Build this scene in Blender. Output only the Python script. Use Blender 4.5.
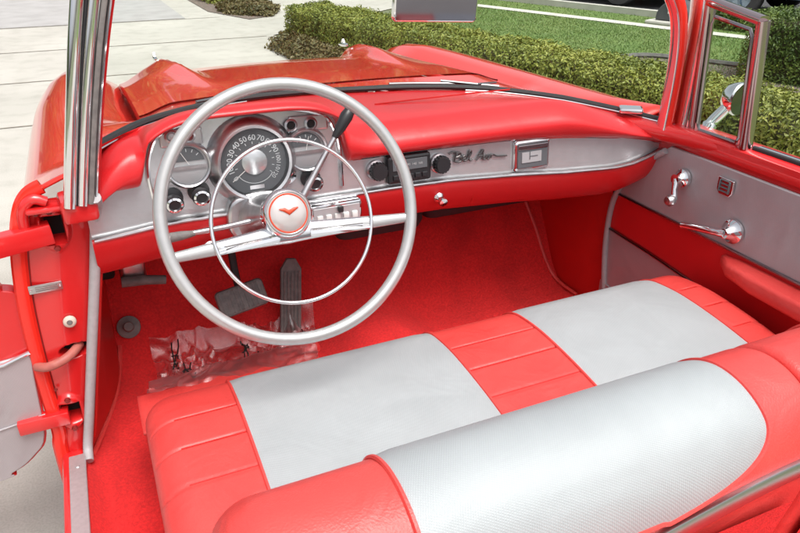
import bpy, math, random
import numpy as np
from mathutils import Vector, Matrix, Euler, noise

random.seed(7); rng = np.random.default_rng(7)
for o in list(bpy.data.objects): bpy.data.objects.remove(o)
SC = bpy.context.scene
COL = SC.collection

# ------------------------------------------------------------------ camera
YAW, PITCH = math.radians(24), math.radians(-27)
cam_d = bpy.data.cameras.new('camera'); cam = bpy.data.objects.new('camera', cam_d); COL.objects.link(cam)
cam.location = (-0.646, -1.11, 1.45)
cam.rotation_euler = (math.pi/2 + PITCH, 0, -YAW)
cam_d.sensor_width = 36; cam_d.lens = 700/800*36; cam_d.clip_start = 0.02; cam_d.clip_end = 2000
SC.camera = cam

# ------------------------------------------------------------------ light
SUN_EL, SUN_AZ = math.radians(66), math.radians(165)      # azimuth clockwise from +Y
W = bpy.data.worlds.new('World'); SC.world = W; W.use_nodes = True
nt = W.node_tree; bg = nt.nodes['Background']
sky = nt.nodes.new('ShaderNodeTexSky'); sky.sky_type = 'NISHITA'; sky.sun_disc = False
sky.sun_elevation = SUN_EL; sky.sun_rotation = SUN_AZ
sky.air_density = 0.8; sky.dust_density = 6.0; sky.ozone_density = 0.6
hs = nt.nodes.new('ShaderNodeHueSaturation'); hs.inputs['Saturation'].default_value = 0.30   # overcast white
nt.links.new(sky.outputs[0], hs.inputs['Color']); nt.links.new(hs.outputs[0], bg.inputs[0])
bg.inputs[1].default_value = 0.15
sd = bpy.data.lights.new('sun', 'SUN'); sd.energy = 1.25; sd.angle = math.radians(34); sd.color = (1, .965, .92)
so = bpy.data.objects.new('sun', sd); COL.objects.link(so)
dirv = Vector((math.sin(SUN_AZ)*math.cos(SUN_EL), math.cos(SUN_AZ)*math.cos(SUN_EL), math.sin(SUN_EL)))
so.rotation_euler = dirv.to_track_quat('Z', 'Y').to_euler(); so.location = (4, -4, 9)
vs = SC.view_settings; vs.view_transform = 'Standard'; vs.look = 'None'; vs.gamma = 1; vs.use_curve_mapping = False
vs.exposure = 0.60

# ------------------------------------------------------------------ materials
def new_mat(name):
    m = bpy.data.materials.new(name); m.use_nodes = True
    return m, m.node_tree, m.node_tree.nodes['Principled BSDF']
def setp(b, **k):
    for n, v in k.items():
        n = n.replace('_', ' ')
        b.inputs[n].default_value = v
def rgba(c): return (c[0], c[1], c[2], 1)
def ramp_noise(t, c1, c2, scale, detail=4, lo=.35, hi=.65, stretch=None, rough=.5):
    tc = t.nodes.new('ShaderNodeTexCoord'); n = t.nodes.new('ShaderNodeTexNoise')
    n.inputs['Scale'].default_value = scale; n.inputs['Detail'].default_value = detail; n.inputs['Roughness'].default_value = rough
    if stretch:
        mp = t.nodes.new('ShaderNodeMapping'); mp.inputs['Scale'].default_value = stretch
        t.links.new(tc.outputs['Object'], mp.inputs[0]); t.links.new(mp.outputs[0], n.inputs['Vector'])
    else: t.links.new(tc.outputs['Object'], n.inputs['Vector'])
    r = t.nodes.new('ShaderNodeValToRGB')
    r.color_ramp.elements[0].position = lo; r.color_ramp.elements[1].position = hi
    r.color_ramp.elements[0].color = rgba(c1); r.color_ramp.elements[1].color = rgba(c2)
    t.links.new(n.outputs['Fac'], r.inputs[0])
    return r, n, tc
def mat(name, c, rough=.5, metal=0, coat=0, crease=0, c2=None, nscale=20, bump=0, bscale=200, stretch=None, rvar=None, **k):
    m, t, b = new_mat(name)
    setp(b, Base_Color=rgba(c), Roughness=rough, Metallic=metal, Coat_Weight=coat, Coat_Roughness=.04, **k)
    if c2 is not None:
        r, n, tc = ramp_noise(t, c, c2, nscale, stretch=stretch)
        t.links.new(r.outputs[0], b.inputs['Base Color'])
    if rvar:
        r2, n2, _ = ramp_noise(t, (rvar[0],)*3, (rvar[1],)*3, rvar[2])
        t.links.new(r2.outputs[0], b.inputs['Roughness'])
    if bump:
        tc = t.nodes.new('ShaderNodeTexCoord'); nn = t.nodes.new('ShaderNodeTexNoise')
        nn.inputs['Scale'].default_value = bscale; nn.inputs['Detail'].default_value = 3
        bp = t.nodes.new('ShaderNodeBump'); bp.inputs['Strength'].default_value = bump; bp.inputs['Distance'].default_value = .002
        t.links.new(tc.outputs['Object'], nn.inputs['Vector']); t.links.new(nn.outputs['Fac'], bp.inputs['Height'])
        t.links.new(bp.outputs[0], b.inputs['Normal'])
    if crease:
        tc = t.nodes.new('ShaderNodeTexCoord'); n3 = t.nodes.new('ShaderNodeTexNoise'); n3.inputs['Scale'].default_value = 11; n3.inputs['Detail'].default_value = 2; n3.inputs['Distortion'].default_value = 1.2
        b3 = t.nodes.new('ShaderNodeBump'); b3.inputs['Strength'].default_value = crease; b3.inputs['Distance'].default_value = .012
        t.links.new(tc.outputs['Object'], n3.inputs['Vector']); t.links.new(n3.outputs['Fac'], b3.inputs['Height'])
        if bump: t.links.new(b3.outputs[0], bp.inputs['Normal'])
        else: t.links.new(b3.outputs[0], b.inputs['Normal'])
    return m
M = {}
M['paint'] = mat('red_paint', (.74, .026, .015), .2, coat=.8, Coat_IOR=1.38, Specular_IOR_Level=.3)
M['jamb'] = mat('red_jamb_paint', (.62, .016, .017), .28, coat=.7, bump=.05, bscale=60)
M['vinyl'] = mat('red_vinyl', (.68, .064, .056), .38, c2=(.62, .050, .045), nscale=7, bump=.3, bscale=420, crease=.36)
M['pad'] = mat('red_dash_vinyl', (.64, .022, .026), .31, c2=(.58, .018, .021), nscale=5, bump=.12, bscale=380, crease=.08)
M['panel_red'] = mat('red_panel_vinyl', (.58, .012, .014), .36, bump=.15, bscale=400)
M['kick'] = mat('red_kick_board', (.56, .014, .011), .36, c2=(.50, .011, .009), nscale=8, bump=.2, bscale=300)
M['carpet'] = mat('red_carpet', (.70, .017, .020), .95, bump=.9, bscale=500)
m = M['carpet']; t = m.node_tree; b = t.nodes['Principled BSDF']
ra, na, _ = ramp_noise(t, (.80, .024, .024), (.60, .015, .016), 170, 3, .3, .7)
rb, nb, _ = ramp_noise(t, (.74,)*3, (1,)*3, 9, 5, .30, .58, (1, .45, 1))
xm = t.nodes.new('ShaderNodeMix'); xm.data_type = 'RGBA'; xm.blend_type = 'MULTIPLY'; xm.inputs[0].default_value = .8
t.links.new(ra.outputs[0], xm.inputs[6]); t.links.new(rb.outputs[0], xm.inputs[7]); t.links.new(xm.outputs[2], b.inputs['Base Color'])
M['chrome'] = mat('chrome', (.78, .78, .79), .07, 1, rvar=(.05, .13, 30))
M['satin'] = mat('satin_metal', (.60, .60, .61), .32, 1, c2=(.48, .48, .49), nscale=40)
M['wheel_paint'] = mat('silver_wheel_paint', (.47, .47, .465), .28, .5, coat=.8, c2=(.44, .44, .435), nscale=60)
M['black'] = mat('black_plastic', (.018, .018, .02), .35)
M['rubber'] = mat('black_rubber', (.03, .03, .032), .65, bump=.2)
M['grey_rubber'] = mat('grey_rubber', (.20, .185, .175), .65, c2=(.14, .13, .125), nscale=60, bump=.3)
M['weather'] = mat('grey_weatherstrip', (.40, .38, .39), .5, c2=(.36, .345, .35), nscale=90, bump=.3)
M['sill'] = mat('brushed_sill_metal', (.50, .49, .50), .42, .6, c2=(.45, .44, .45), nscale=120, bump=.1)
M['cream'] = mat('cream_plastic', (.58, .50, .42), .4)
M['mirror_dark'] = mat('dim_mirror', (.17, .165, .19), .06, 1)
M['trim_grey'] = mat('grey_trim_metal', (.46, .46, .48), .3, 1)
M['pearl'] = mat('pearl_cap', (.56, .52, .50), .2, .35, coat=1)
M['dim_metal'] = mat('wiper_metal', (.22, .22, .23), .35, 1)
M['dark'] = mat('dark_void', (.012, .010, .010), .9)
M['white'] = mat('white_enamel', (.75, .74, .72), .35)
M['gauge_grey'] = mat('gauge_face', (.46, .47, .48), .35, .3)
M['gauge_dark'] = mat('gauge_dark_face', (.105, .112, .12), .3)
M['digit'] = mat('gauge_digit', (.62, .65, .66), .5)
M['script'] = mat('dark_script_metal', (.10, .09, .09), .25, .6)
M['emblem_red'] = mat('emblem_red', (.55, .06, .02), .3)
M['dark_red'] = mat('dark_red_plastic', (.20, .012, .010), .4)
M['brown'] = mat('faded_red_strap', (.36, .09, .075), .5, 0, c2=(.44, .14, .11), nscale=40)
M['vent_chrome'] = mat('red_tinted_chrome', (.50, .40, .40), .12, 1)  # reddish base paints in the reflection of the red interior
M['moulding'] = mat('dark_chrome_moulding', (.34, .30, .31), .18, 1)

# brushed dash silver with scratches
m, t, b = new_mat('dash_silver'); M['dash'] = m
setp(b, Metallic=.65, Roughness=.27)
r, n, tc = ramp_noise(t, (.59, .615, .625), (.64, .665, .675), 45, 8, .3, .7)
t.links.new(r.outputs[0], b.inputs['Base Color'])
nb_ = t.nodes.new('ShaderNodeTexNoise'); nb_.inputs['Scale'].default_value = 140; nb_.inputs['Detail'].default_value = 4
mp_ = t.nodes.new('ShaderNodeMapping'); mp_.inputs['Scale'].default_value = (.25, 1, 1.5); mp_.inputs['Rotation'].default_value = (0, .5, 0)
bp_ = t.nodes.new('ShaderNodeBump'); bp_.inputs['Strength'].default_value = .22; bp_.inputs['Distance'].default_value = .001
t.links.new(tc.outputs['Object'], mp_.inputs[0]); t.links.new(mp_.outputs[0], nb_.inputs['Vector']); t.links.new(nb_.outputs['Fac'], bp_.inputs['Height']); t.links.new(bp_.outputs[0], b.inputs['Normal'])
# silver seat vinyl with fine diagonal weave
def silver(name, c, rough, wscale, strength, metal=.35):
    m, t, b = new_mat(name); setp(b, Base_Color=rgba(c), Metallic=metal, Roughness=rough)
    tc = t.nodes.new('ShaderNodeTexCoord'); hs_ = []
    for rot in (.5, -1.07):
        mp = t.nodes.new('ShaderNodeMapping'); mp.inputs['Rotation'].default_value = (rot*.4, 0, rot)
        w = t.nodes.new('ShaderNodeTexWave'); w.inputs['Scale'].default_value = wscale; w.inputs['Distortion'].default_value = .6
        w.inputs['Detail'].default_value = 1
        t.links.new(tc.outputs['Object'], mp.inputs[0]); t.links.new(mp.outputs[0], w.inputs['Vector']); hs_.append(w)
    mul = t.nodes.new('ShaderNodeMath'); mul.operation = 'MULTIPLY'
    t.links.new(hs_[0].outputs['Fac'], mul.inputs[0]); t.links.new(hs_[1].outputs['Fac'], mul.inputs[1])
    bp = t.nodes.new('ShaderNodeBump'); bp.inputs['Strength'].default_value = strength; bp.inputs['Distance'].default_value = .0015
    t.links.new(mul.outputs[0], bp.inputs['Height']); t.links.new(bp.outputs[0], b.inputs['Normal'])
    n3 = t.nodes.new('ShaderNodeTexNoise'); n3.inputs['Scale'].default_value = 8; n3.inputs['Detail'].default_value = 2; n3.inputs['Distortion'].default_value = 1
    b3 = t.nodes.new('ShaderNodeBump'); b3.inputs['Strength'].default_value = .30; b3.inputs['Distance'].default_value = .012
    t.links.new(tc.outputs['Object'], n3.inputs['Vector']); t.links.new(n3.outputs['Fac'], b3.inputs['Height']); t.links.new(b3.outputs[0], bp.inputs['Normal'])
    r, n, _ = ramp_noise(t, c, tuple(x*.93 for x in c), 9)
    mx = t.nodes.new('ShaderNodeMix'); mx.data_type = 'RGBA'; mx.blend_type = 'MULTIPLY'; mx.inputs[0].default_value = .22
    cr = t.nodes.new('ShaderNodeValToRGB'); cr.color_ramp.elements[0].color = (.55, .55, .56, 1)
    t.links.new(mul.outputs[0], cr.inputs[0]); t.links.new(r.outputs[0], mx.inputs[6]); t.links.new(cr.outputs[0], mx.inputs[7])
    t.links.new(mx.outputs[2], b.inputs['Base Color'])
    return m
M['silver'] = silver('silver_seat_vinyl', (.41, .44, .45), .52, 135, .26, .12)
M['panel_silver'] = silver('silver_door_vinyl', (.47, .44, .455), .42, 160, .12, .35)

def glass(name, tint, refl=1.0):
    m = bpy.data.materials.new(name); m.use_nodes = True; t = m.node_tree
    for n in list(t.nodes): t.nodes.remove(n)
    out = t.nodes.new('ShaderNodeOutputMaterial'); tr = t.nodes.new('ShaderNodeBsdfTransparent'); gl = t.nodes.new('ShaderNodeBsdfGlossy')
    gl.inputs['Roughness'].default_value = .02; tr.inputs[0].default_value = rgba(tint)
    fr = t.nodes.new('ShaderNodeFresnel'); fr.inputs['IOR'].default_value = 1.14
    mx = t.nodes.new('ShaderNodeMixShader')
    t.links.new(fr.outputs[0], mx.inputs[0]); t.links.new(tr.outputs[0], mx.inputs[1]); t.links.new(gl.outputs[0], mx.inputs[2])
    t.links.new(mx.outputs[0], out.inputs[0]); return m
M['glass'] = glass('clear_glass', (.94, .985, .955))
M['lens'] = glass('gauge_lens', (.97, .97, .97))
# crumpled polythene: transparent film with white glints
m = bpy.data.materials.new('clear_polythene'); m.use_nodes = True; t = m.node_tree; M['film'] = m
for n in list(t.nodes): t.nodes.remove(n)
out = t.nodes.new('ShaderNodeOutputMaterial'); tr = t.nodes.new('ShaderNodeBsdfTransparent'); gl = t.nodes.new('ShaderNodeBsdfGlossy')
gl.inputs['Roughness'].default_value = .34; gl.inputs[0].default_value = (1, 1, 1, 1); tr.inputs[0].default_value = (.97, .95, .95, 1)
fr = t.nodes.new('ShaderNodeLayerWeight'); fr.inputs[0].default_value = .45
mx = t.nodes.new('ShaderNodeMixShader'); mul = t.nodes.new('ShaderNodeMath'); mul.operation = 'MULTIPLY_ADD'; mul.inputs[1].default_value = .75; mul.inputs[2].default_value = .085
t.links.new(fr.outputs['Facing'], mul.inputs[0]); t.links.new(mul.outputs[0], mx.inputs[0])
t.links.new(tr.outputs[0], mx.inputs[1]); t.links.new(gl.outputs[0], mx.inputs[2]); t.links.new(mx.outputs[0], out.inputs[0])

def leaf_mat(name, cols, clump=3.0, dry=None):
    m, t, b = new_mat(name); setp(b, Roughness=.5)
    g = t.nodes.new('ShaderNodeNewGeometry'); r = t.nodes.new('ShaderNodeValToRGB')
    el = r.color_ramp.elements
    while len(el) < len(cols): el.new(.5)
    for i, c in enumerate(cols): el[i].position = i/(len(cols)-1); el[i].color = rgba(c)
    tc = t.nodes.new('ShaderNodeTexCoord'); n = t.nodes.new('ShaderNodeTexNoise'); n.inputs['Scale'].default_value = clump; n.inputs['Detail'].default_value = 3
    ad = t.nodes.new('ShaderNodeMath'); ad.operation = 'MULTIPLY_ADD'; ad.inputs[1].default_value = .55
    sb = t.nodes.new('ShaderNodeMath'); sb.operation = 'MULTIPLY_ADD'; sb.inputs[1].default_value = 1.5; sb.inputs[2].default_value = -.5
    t.links.new(tc.outputs['Object'], n.inputs['Vector']); t.links.new(n.outputs['Fac'], sb.inputs[0])
    t.links.new(g.outputs['Random Per Island'], ad.inputs[0]); t.links.new(sb.outputs[0], ad.inputs[2])
    t.links.new(ad.outputs[0], r.inputs[0]); t.links.new(r.outputs[0], b.inputs['Base Color'])
    return m
M['leaf_yellow'] = leaf_mat('yellow_green_leaf', [(.07, .095, .016), (.15, .19, .03), (.235, .265, .042), (.32, .33, .065)])
M['leaf_green'] = leaf_mat('green_leaf', [(.03, .06, .01), (.065, .115, .018), (.125, .19, .03), (.22, .28, .045)])
M['leaf_olive'] = leaf_mat('olive_leaf', [(.035, .040, .012), (.09, .085, .025), (.15, .125, .045), (.14, .10, .04)])
M['grass'] = leaf_mat('grass_blade', [(.10, .18, .04), (.115, .195, .045), (.135, .205, .05), (.16, .21, .06)], 1.2)
M['core'] = mat('inner_twigs', (.055, .052, .02), .9, c2=(.08, .075, .03), nscale=25)
M['turf'] = mat('turf', (.10, .17, .036), .9, c2=(.14, .195, .05), nscale=1.3, bump=.6, bscale=60)
M['mulch'] = mat('mulch', (.11, .085, .07), .95, c2=(.22, .18, .15), nscale=45, bump=1, bscale=80)
M['edging'] = mat('dark_edging', (.10, .10, .095), .8, c2=(.16, .155, .14), nscale=20)
m, t, b = new_mat('concrete'); M['concrete'] = m; setp(b, Roughness=.85)
ra, na, _ = ramp_noise(t, (.43, .415, .37), (.53, .51, .46), .8, 6, .3, .7)
rb, nb, _ = ramp_noise(t, (.72, .71, .69), (1, 1, 1), 5.5, 5, .30, .52)
rc, nc, _ = ramp_noise(t, (.86, .86, .85), (1.0, 1.0, 1.0), 160, 3, .35, .6)
x1 = t.nodes.new('ShaderNodeMix'); x1.data_type = 'RGBA'; x1.blend_type = 'MULTIPLY'; x1.inputs[0].default_value = .45
x2 = t.nodes.new('ShaderNodeMix'); x2.data_type = 'RGBA'; x2.blend_type = 'MULTIPLY'; x2.inputs[0].default_value = 1
t.links.new(ra.outputs[0], x1.inputs[6]); t.links.new(rb.outputs[0], x1.inputs[7]); t.links.new(x1.outputs[2], x2.inputs[6]); t.links.new(rc.outputs[0], x2.inputs[7]); t.links.new(x2.outputs[2], b.inputs['Base Color'])
bp = t.nodes.new('ShaderNodeBump'); bp.inputs['Strength'].default_value = .4; bp.inputs['Distance'].default_value = .003; t.links.new(nc.outputs['Fac'], bp.inputs['Height']); t.links.new(bp.outputs[0], b.inputs['Normal'])
M['walk'] = mat('pale_walk_concrete', (.58, .56, .51), .85, c2=(.50, .48, .43), nscale=4, bump=.3, bscale=90)
M['road'] = mat('pale_road', (.40, .39, .38), .9, c2=(.34, .33, .32), nscale=3, bump=.4, bscale=120)
M['asphalt'] = mat('asphalt', (.075, .075, .078), .92, c2=(.055, .055, .058), nscale=6, bump=.4, bscale=160)
M['soil'] = mat('ground_soil', (.16, .18, .10), .95, c2=(.12, .14, .07), nscale=.5)
M['joint'] = mat('joint_filler', (.30, .27, .22), .9, c2=(.20, .18, .15), nscale=12)
M['car_red'] = mat('dark_red_car_paint', (.12, .008, .012), .25, coat=1)
M['car_blue'] = mat('blue_grey_car_paint', (.20, .26, .34), .3, .3, coat=1)
M['car_glass'] = mat('dark_car_glass', (.02, .025, .03), .06, coat=.5)
M['alloy'] = mat('blue_grey_alloy', (.35, .45, .55), .25, .8)
M['box_grey'] = mat('dark_grey_box', (.055, .06, .065), .55, c2=(.08, .085, .09), nscale=9)

# ------------------------------------------------------------------ mesh helpers
def V(*a): return Vector(a)
def crom(pts, n=6, closed=False):
    pts = [Vector(p) for p in pts]; out = []; N = len(pts)
    segs = N if closed else N-1
    for i in range(segs):
        g = (lambda k: pts[k % N]) if closed else (lambda k: pts[max(0, min(N-1, k))])
        p0, p1, p2, p3 = g(i-1), g(i), g(i+1), g(i+2)
        for j in range(n):
            s = j/n
            out.append(.5*((2*p1)+(p2-p0)*s+(2*p0-5*p1+4*p2-p3)*s*s+(3*p1-p0-3*p2+p3)*s**3))
    if not closed: out.append(pts[-1].copy())
    return out
def sstep(a, b, x):
    s = max(0, min(1, (x-a)/(b-a))); return s*s*(3-2*s)
def lerp(a, b, s): return a+(b-a)*s
def interp(tab, x):
    if x <= tab[0][0]: return tab[0][1]
    for (a, va), (b, vb) in zip(tab, tab[1:]):
        if x <= b: return lerp(va, vb, (x-a)/(b-a))
    return tab[-1][1]
def frame(axis, up=(0, 0, 1)):
    a = Vector(axis).normalized(); u = Vector(up)
    if abs(a.dot(u.normalized())) > .97: u = Vector((0, 1, 0))
    x = u.cross(a).normalized(); y = a.cross(x).normalized()
    return x, y, a
class MB:
    def __init__(s): s.v = []; s.f = []; s.m = []
    def add(s, vs, fs, mi=0):
        o = len(s.v); s.v += [tuple(p) for p in vs]
        for f in fs: s.f.append(tuple(i+o for i in f)); s.m.append(mi)
        return s
    def grid(s, rows, mi=0, cu=False, cv=False, flip=False):
        nr, nc = len(rows), len(rows[0]); vs = [p for r in rows for p in r]; fs = []
        for i in range(nr if cu else nr-1):
            for j in range(nc if cv else nc-1):
                a, b = i*nc+j, i*nc+(j+1) % nc; c, d = ((i+1) % nr)*nc+(j+1) % nc, ((i+1) % nr)*nc+j
                fs.append((a, d, c, b) if flip else (a, b, c, d))
        return s.add(vs, fs, mi)
    def loft(s, rows, mi=0, caps=True):
        s.grid(rows, mi, cv=True); n = len(rows[0])
        if caps:
            s.add(rows[0], [tuple(range(n))[::-1]], mi); s.add(rows[-1], [tuple(range(n))], mi)
        return s
    def tube(s, pts, r, seg=10, caps=True, closed=False, mi=0, up=(0, 0, 1), flat=1.0):
        pts = [Vector(p) for p in pts]; n = len(pts); rows = []; px = None
        for i, p in enumerate(pts):
            if closed: d = pts[(i+1) % n]-pts[i-1]
            else: d = pts[min(n-1, i+1)]-pts[max(0, i-1)]
            d.normalize()
            if px is None: x, y, _ = frame(d, up)
            else:
                x = (px-d*px.dot(d)).normalized(); y = d.cross(x).normalized()
            px = x; rr = r[i] if isinstance(r, (list, tuple)) else r
            rows.append([p+x*(math.cos(2*math.pi*k/seg)*rr)+y*(math.sin(2*math.pi*k/seg)*rr*flat) for k in range(seg)])
        s.grid(rows, mi, cu=closed, cv=True)
        if caps and not closed:
            s.add(rows[0], [tuple(range(seg))[::-1]], mi); s.add(rows[-1], [tuple(range(seg))], mi)
        return s
    def lathe(s, prof, o, axis, seg=32, mi=0, up=(0, 0, 1)):
        x, y, a = frame(axis, up); o = Vector(o); rows = []
        for r, h in prof:
            rows.append([o+a*h+x*(math.cos(2*math.pi*k/seg)*max(r, 1e-5))+y*(math.sin(2*math.pi*k/seg)*max(r, 1e-5)) for k in range(seg)])
        return s.grid(rows, mi, cv=True)
    def box(s, c, d, mi=0, axes=None, bev=0):
        c = Vector(c); X, Y, Z = axes or (V(1, 0, 0), V(0, 1, 0), V(0, 0, 1)); hx, hy, hz = (k/2 for k in d)
        if bev <= 0:
            vs = [c+X*(a*hx)+Y*(b_*hy)+Z*(e*hz) for a in (-1, 1) for b_ in (-1, 1) for e in (-1, 1)]
            return s.add(vs, [(0, 1, 3, 2), (4, 6, 7, 5), (0, 4, 5, 1), (2, 3, 7, 6), (0, 2, 6, 4), (1, 5, 7, 3)], mi)
        rows = []                     # rounded box: rounded-rect sections along Z
        def rr(ix):
            out = []
            w, h = hx-ix, hy-ix; rad = max(1e-4, bev-ix*.5); rad = min(rad, w*.98, h*.98)
            for q, (sx, sy) in enumerate(((1, 1), (-1, 1), (-1, -1), (1, -1))):
                for k in range(4):
                    an = (q+k/3)*math.pi/2
                    out.append((sx*(w-rad)+math.cos(an)*rad, sy*(h-rad)+math.sin(an)*rad))
            return out
        bv = min(bev, hz*.9)
        for zz, ix in ((-hz, bv), (-hz+bv*.3, bv*.3), (-hz+bv, 0), (hz-bv, 0), (hz-bv*.3, bv*.3), (hz, bv)):
            rows.append([c+X*p+Y*q+Z*zz for p, q in rr(ix)])
        return s.loft(rows, mi)
    def prism(s, poly, fn, d0, d1, mi=0):
        n = len(poly); a = [fn(p[0], p[1], d0) for p in poly]; b = [fn(p[0], p[1], d1) for p in poly]
        return s.add(a+b, [tuple(range(n))[::-1], tuple(range(n, 2*n))]+[(i, (i+1) % n, n+(i+1) % n, n+i) for i in range(n)], mi)
    def text(s, body, size, o, X, Y, mi=0, extr=.0004, shear=0):
        c = bpy.data.curves.new('t', 'FONT'); c.body = body; c.size = size; c.extrude = extr; c.align_x = 'CENTER'; c.align_y = 'CENTER'; c.shear = shear; c.resolution_u = 3
        ob = bpy.data.objects.new('t', c); COL.objects.link(ob)
        me = bpy.data.meshes.new_from_object(ob); X = Vector(X).normalized(); Y = Vector(Y).normalized(); Z = X.cross(Y); o = Vector(o)
        s.add([o+X*v.co.x+Y*v.co.y+Z*v.co.z for v in me.vertices], [tuple(p.vertices) for p in me.polygons], mi)
        bpy.data.objects.remove(ob); bpy.data.curves.remove(c); bpy.data.meshes.remove(me); return s
    def build(s, name, mats, parent=None, ang=40, bevel=0, weld=False):
        if not isinstance(mats, (list, tuple)): mats = [mats]
        me = bpy.data.meshes.new(name); me.from_pydata(s.v, [], s.f)
        for mm in mats: me.materials.append(mm)
        me.polygons.foreach_set('material_index', s.m)
        if weld:
            import bmesh
            bm = bmesh.new(); bm.from_mesh(me); bmesh.ops.remove_doubles(bm, verts=bm.verts, dist=1e-5); bmesh.ops.recalc_face_normals(bm, faces=bm.faces); bm.to_mesh(me); bm.free()
        me.update()
        if ang:
            me.polygons.foreach_set('use_smooth', [True]*len(s.f) if len(me.polygons) == len(s.f) else [True]*len(me.polygons)); me.set_sharp_from_angle(angle=math.radians(ang))
        ob = bpy.data.objects.new(name, me); COL.objects.link(ob)
        if bevel:
            bv = ob.modifiers.new('b', 'BEVEL'); bv.width = bevel; bv.segments = 3; bv.limit_method = 'ANGLE'; bv.angle_limit = math.radians(50)
        if parent: ob.parent = parent
        return ob
def empty(name, loc=(0, 0, 0), rz=0):
    o = bpy.data.objects.new(name, None); COL.objects.link(o); o.location = loc; o.rotation_euler.z = rz; o.empty_display_size = .2; return o
def tag(o, label=None, cat=None, group=None, kind=None):
    if label: o['label'] = label
    if cat: o['category'] = cat
    if group: o['group'] = group
    if kind: o['kind'] = kind
    return o

# ================================================================== SETTING
def sheet(name, poly, z, m, label=None):
    o = MB().add([(x, y, z) for x, y in poly], [tuple(range(len(poly)))]).build(name, m, ang=0)
    return tag(o, label, None, None, 'structure')
sheet('ground', [(-900, -900), (900, -900), (900, 900), (-900, 900)], -.012, M['soil'])
# the street runs to the right, roughly parallel with the car; direction of its kerb
KD = V(1.15, -3.4, 0).normalized(); KN = V(3.4, 1.15, 0).normalized()
def st(p0, d, s=0): return (p0[0]+KN.x*d+KD.x*s, p0[1]+KN.y*d+KD.y*s)
K0 = (5.62, 9.9)
sheet('driveway', [(-14, -8), (2.0, -8), (2.0, 5.0), (1.7, 8.2), (3.0, 9.2), (6.2, 11.6), (7.5, 14), (4, 30), (-14, 30)], 0, M['concrete'])
sheet('street', [st(K0, 1.62, -40), st(K0, 7.2, -40), st(K0, 7.2, 40), st(K0, 1.62, 40)], .004, M['asphalt'])
sheet('gutter', [st(K0, 1.05, -40), st(K0, 1.62, -40), st(K0, 1.62, 40), st(K0, 1.05, 40)], .008, M['walk'])
for nm, a, b_ in (('joint', (-9, 6.40), (1.55, 6.40)), ('joint', (-9, 4.75), (1.3, 4.75)), ('joint', (-9, 8.15), (1.6, 8.15)), ('joint', (-9, .40), (1.3, .40)),
                  ('joint', (-9, 2.6), (1.3, 2.6)), ('joint', (-9, 10.2), (1.4, 10.2)), ('joint', (-2.6, -8), (-2.6, 12))):
    d = V(b_[0]-a[0], b_[1]-a[1], 0).normalized(); n_ = V(-d.y, d.x, 0)*.012
    o = MB().add([(a[0]-n_.x, a[1]-n_.y, .004), (b_[0]-n_.x, b_[1]-n_.y, .004), (b_[0]+n_.x, b_[1]+n_.y, .004), (a[0]+n_.x, a[1]+n_.y, .004)], [(0, 1, 2, 3)]).build('driveway_joint', M['joint'], ang=0)
    tag(o, kind='structure')
sheet('pavement', [(-14, 10.25), (.9, 10.25), (.6, 30), (-14, 30)], .004, M['road'])
# lawn between hedge and street walk
LAWN = [(1.9, 5.0), (2.6, 8.2), (4.3, 9.6), st(K0, -.12, 0), st(K0, -.12, 30), (9, -14), (2.0, -8)]
sheet('lawn_ground', LAWN, .004, M['turf'])
sheet('sidewalk', [st(K0, -.12, -2.6), st(K0, .14, -2.6), st(K0, .14, 30), st(K0, -.12, 30)], .012, M['walk'])
sheet('verge_ground', [st(K0, .14, -2.6), st(K0, .86, -2.6), st(K0, .86, 30), st(K0, .14, 30)], .006, M['turf'])
kb = MB(); kb.add([(*st(K0, d, s), z) for s in (-2.6, 30) for d, z in ((.86, 0), (.86, .10), (1.05, .09), (1.05, 0))], [(0, 1, 5, 4), (1, 2, 6, 5), (2, 3, 7, 6), (0, 3, 2, 1), (4, 5, 6, 7)])
tag(kb.build('kerb', M['walk'], ang=0), kind='structure')

def blades(name, poly_fn, n, box, h=(.012, .028), z=.005):
    x = rng.uniform(box[0], box[1], n*3); y = rng.uniform(box[2], box[3], n*3)
    k = poly_fn(x, y); x, y = x[k][:n], y[k][:n]; n = len(x)
    a = rng.uniform(0, 2*np.pi, n); hh = rng.uniform(h[0], h[1], n); w = .005
    lx, ly = rng.normal(0, .014, n), rng.normal(0, .014, n)
    v = np.zeros((n, 3, 3)); v[:, 0] = np.c_[x-np.cos(a)*w, y-np.sin(a)*w, np.full(n, z)]; v[:, 1] = np.c_[x+np.cos(a)*w, y+np.sin(a)*w, np.full(n, z)]
    v[:, 2] = np.c_[x+lx, y+ly, z+hh]
    me = bpy.data.meshes.new(name); me.from_pydata(v.reshape(-1, 3).tolist(), [], np.arange(n*3).reshape(-1, 3).tolist()); me.materials.append(M['grass'])
    o = bpy.data.objects.new(name, me); COL.objects.link(o); return o
def side(px, py, ax, ay, bx, by): return (bx-ax)*(py-ay)-(by-ay)*(px-ax)
q0, q1 = st(K0, -.14, 0), st(K0, -.14, 30)
def in_lawn(x, y):
    return (side(x, y, q0[0], q0[1], q1[0], q1[1]) < 0) & (x > 2.3) & (side(x, y, 2.6, 8.2, 4.3, 9.6) < 0) & (side(x, y, 4.3, 9.6, q0[0], q0[1]) < 0)
tag(blades('lawn_grass', in_lawn, 90000, (2.2, 9, 0, 10)), 'short mown green lawn behind the clipped hedge', 'grass', kind='stuff')
v0, v1, v2, v3 = st(K0, .16, 0), st(K0, .16, 30), st(K0, .85, 0), st(K0, .85, 30)
def in_verge(x, y): return (side(x, y, v0[0], v0[1], v1[0], v1[1]) > 0) & (side(x, y, v2[0], v2[1], v3[0], v3[1]) < 0)
tag(blades('verge_grass', in_verge, 25000, (5, 11, 0, 12)), 'green grass verge between the thin walk and the street', 'grass', kind='stuff')

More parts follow.
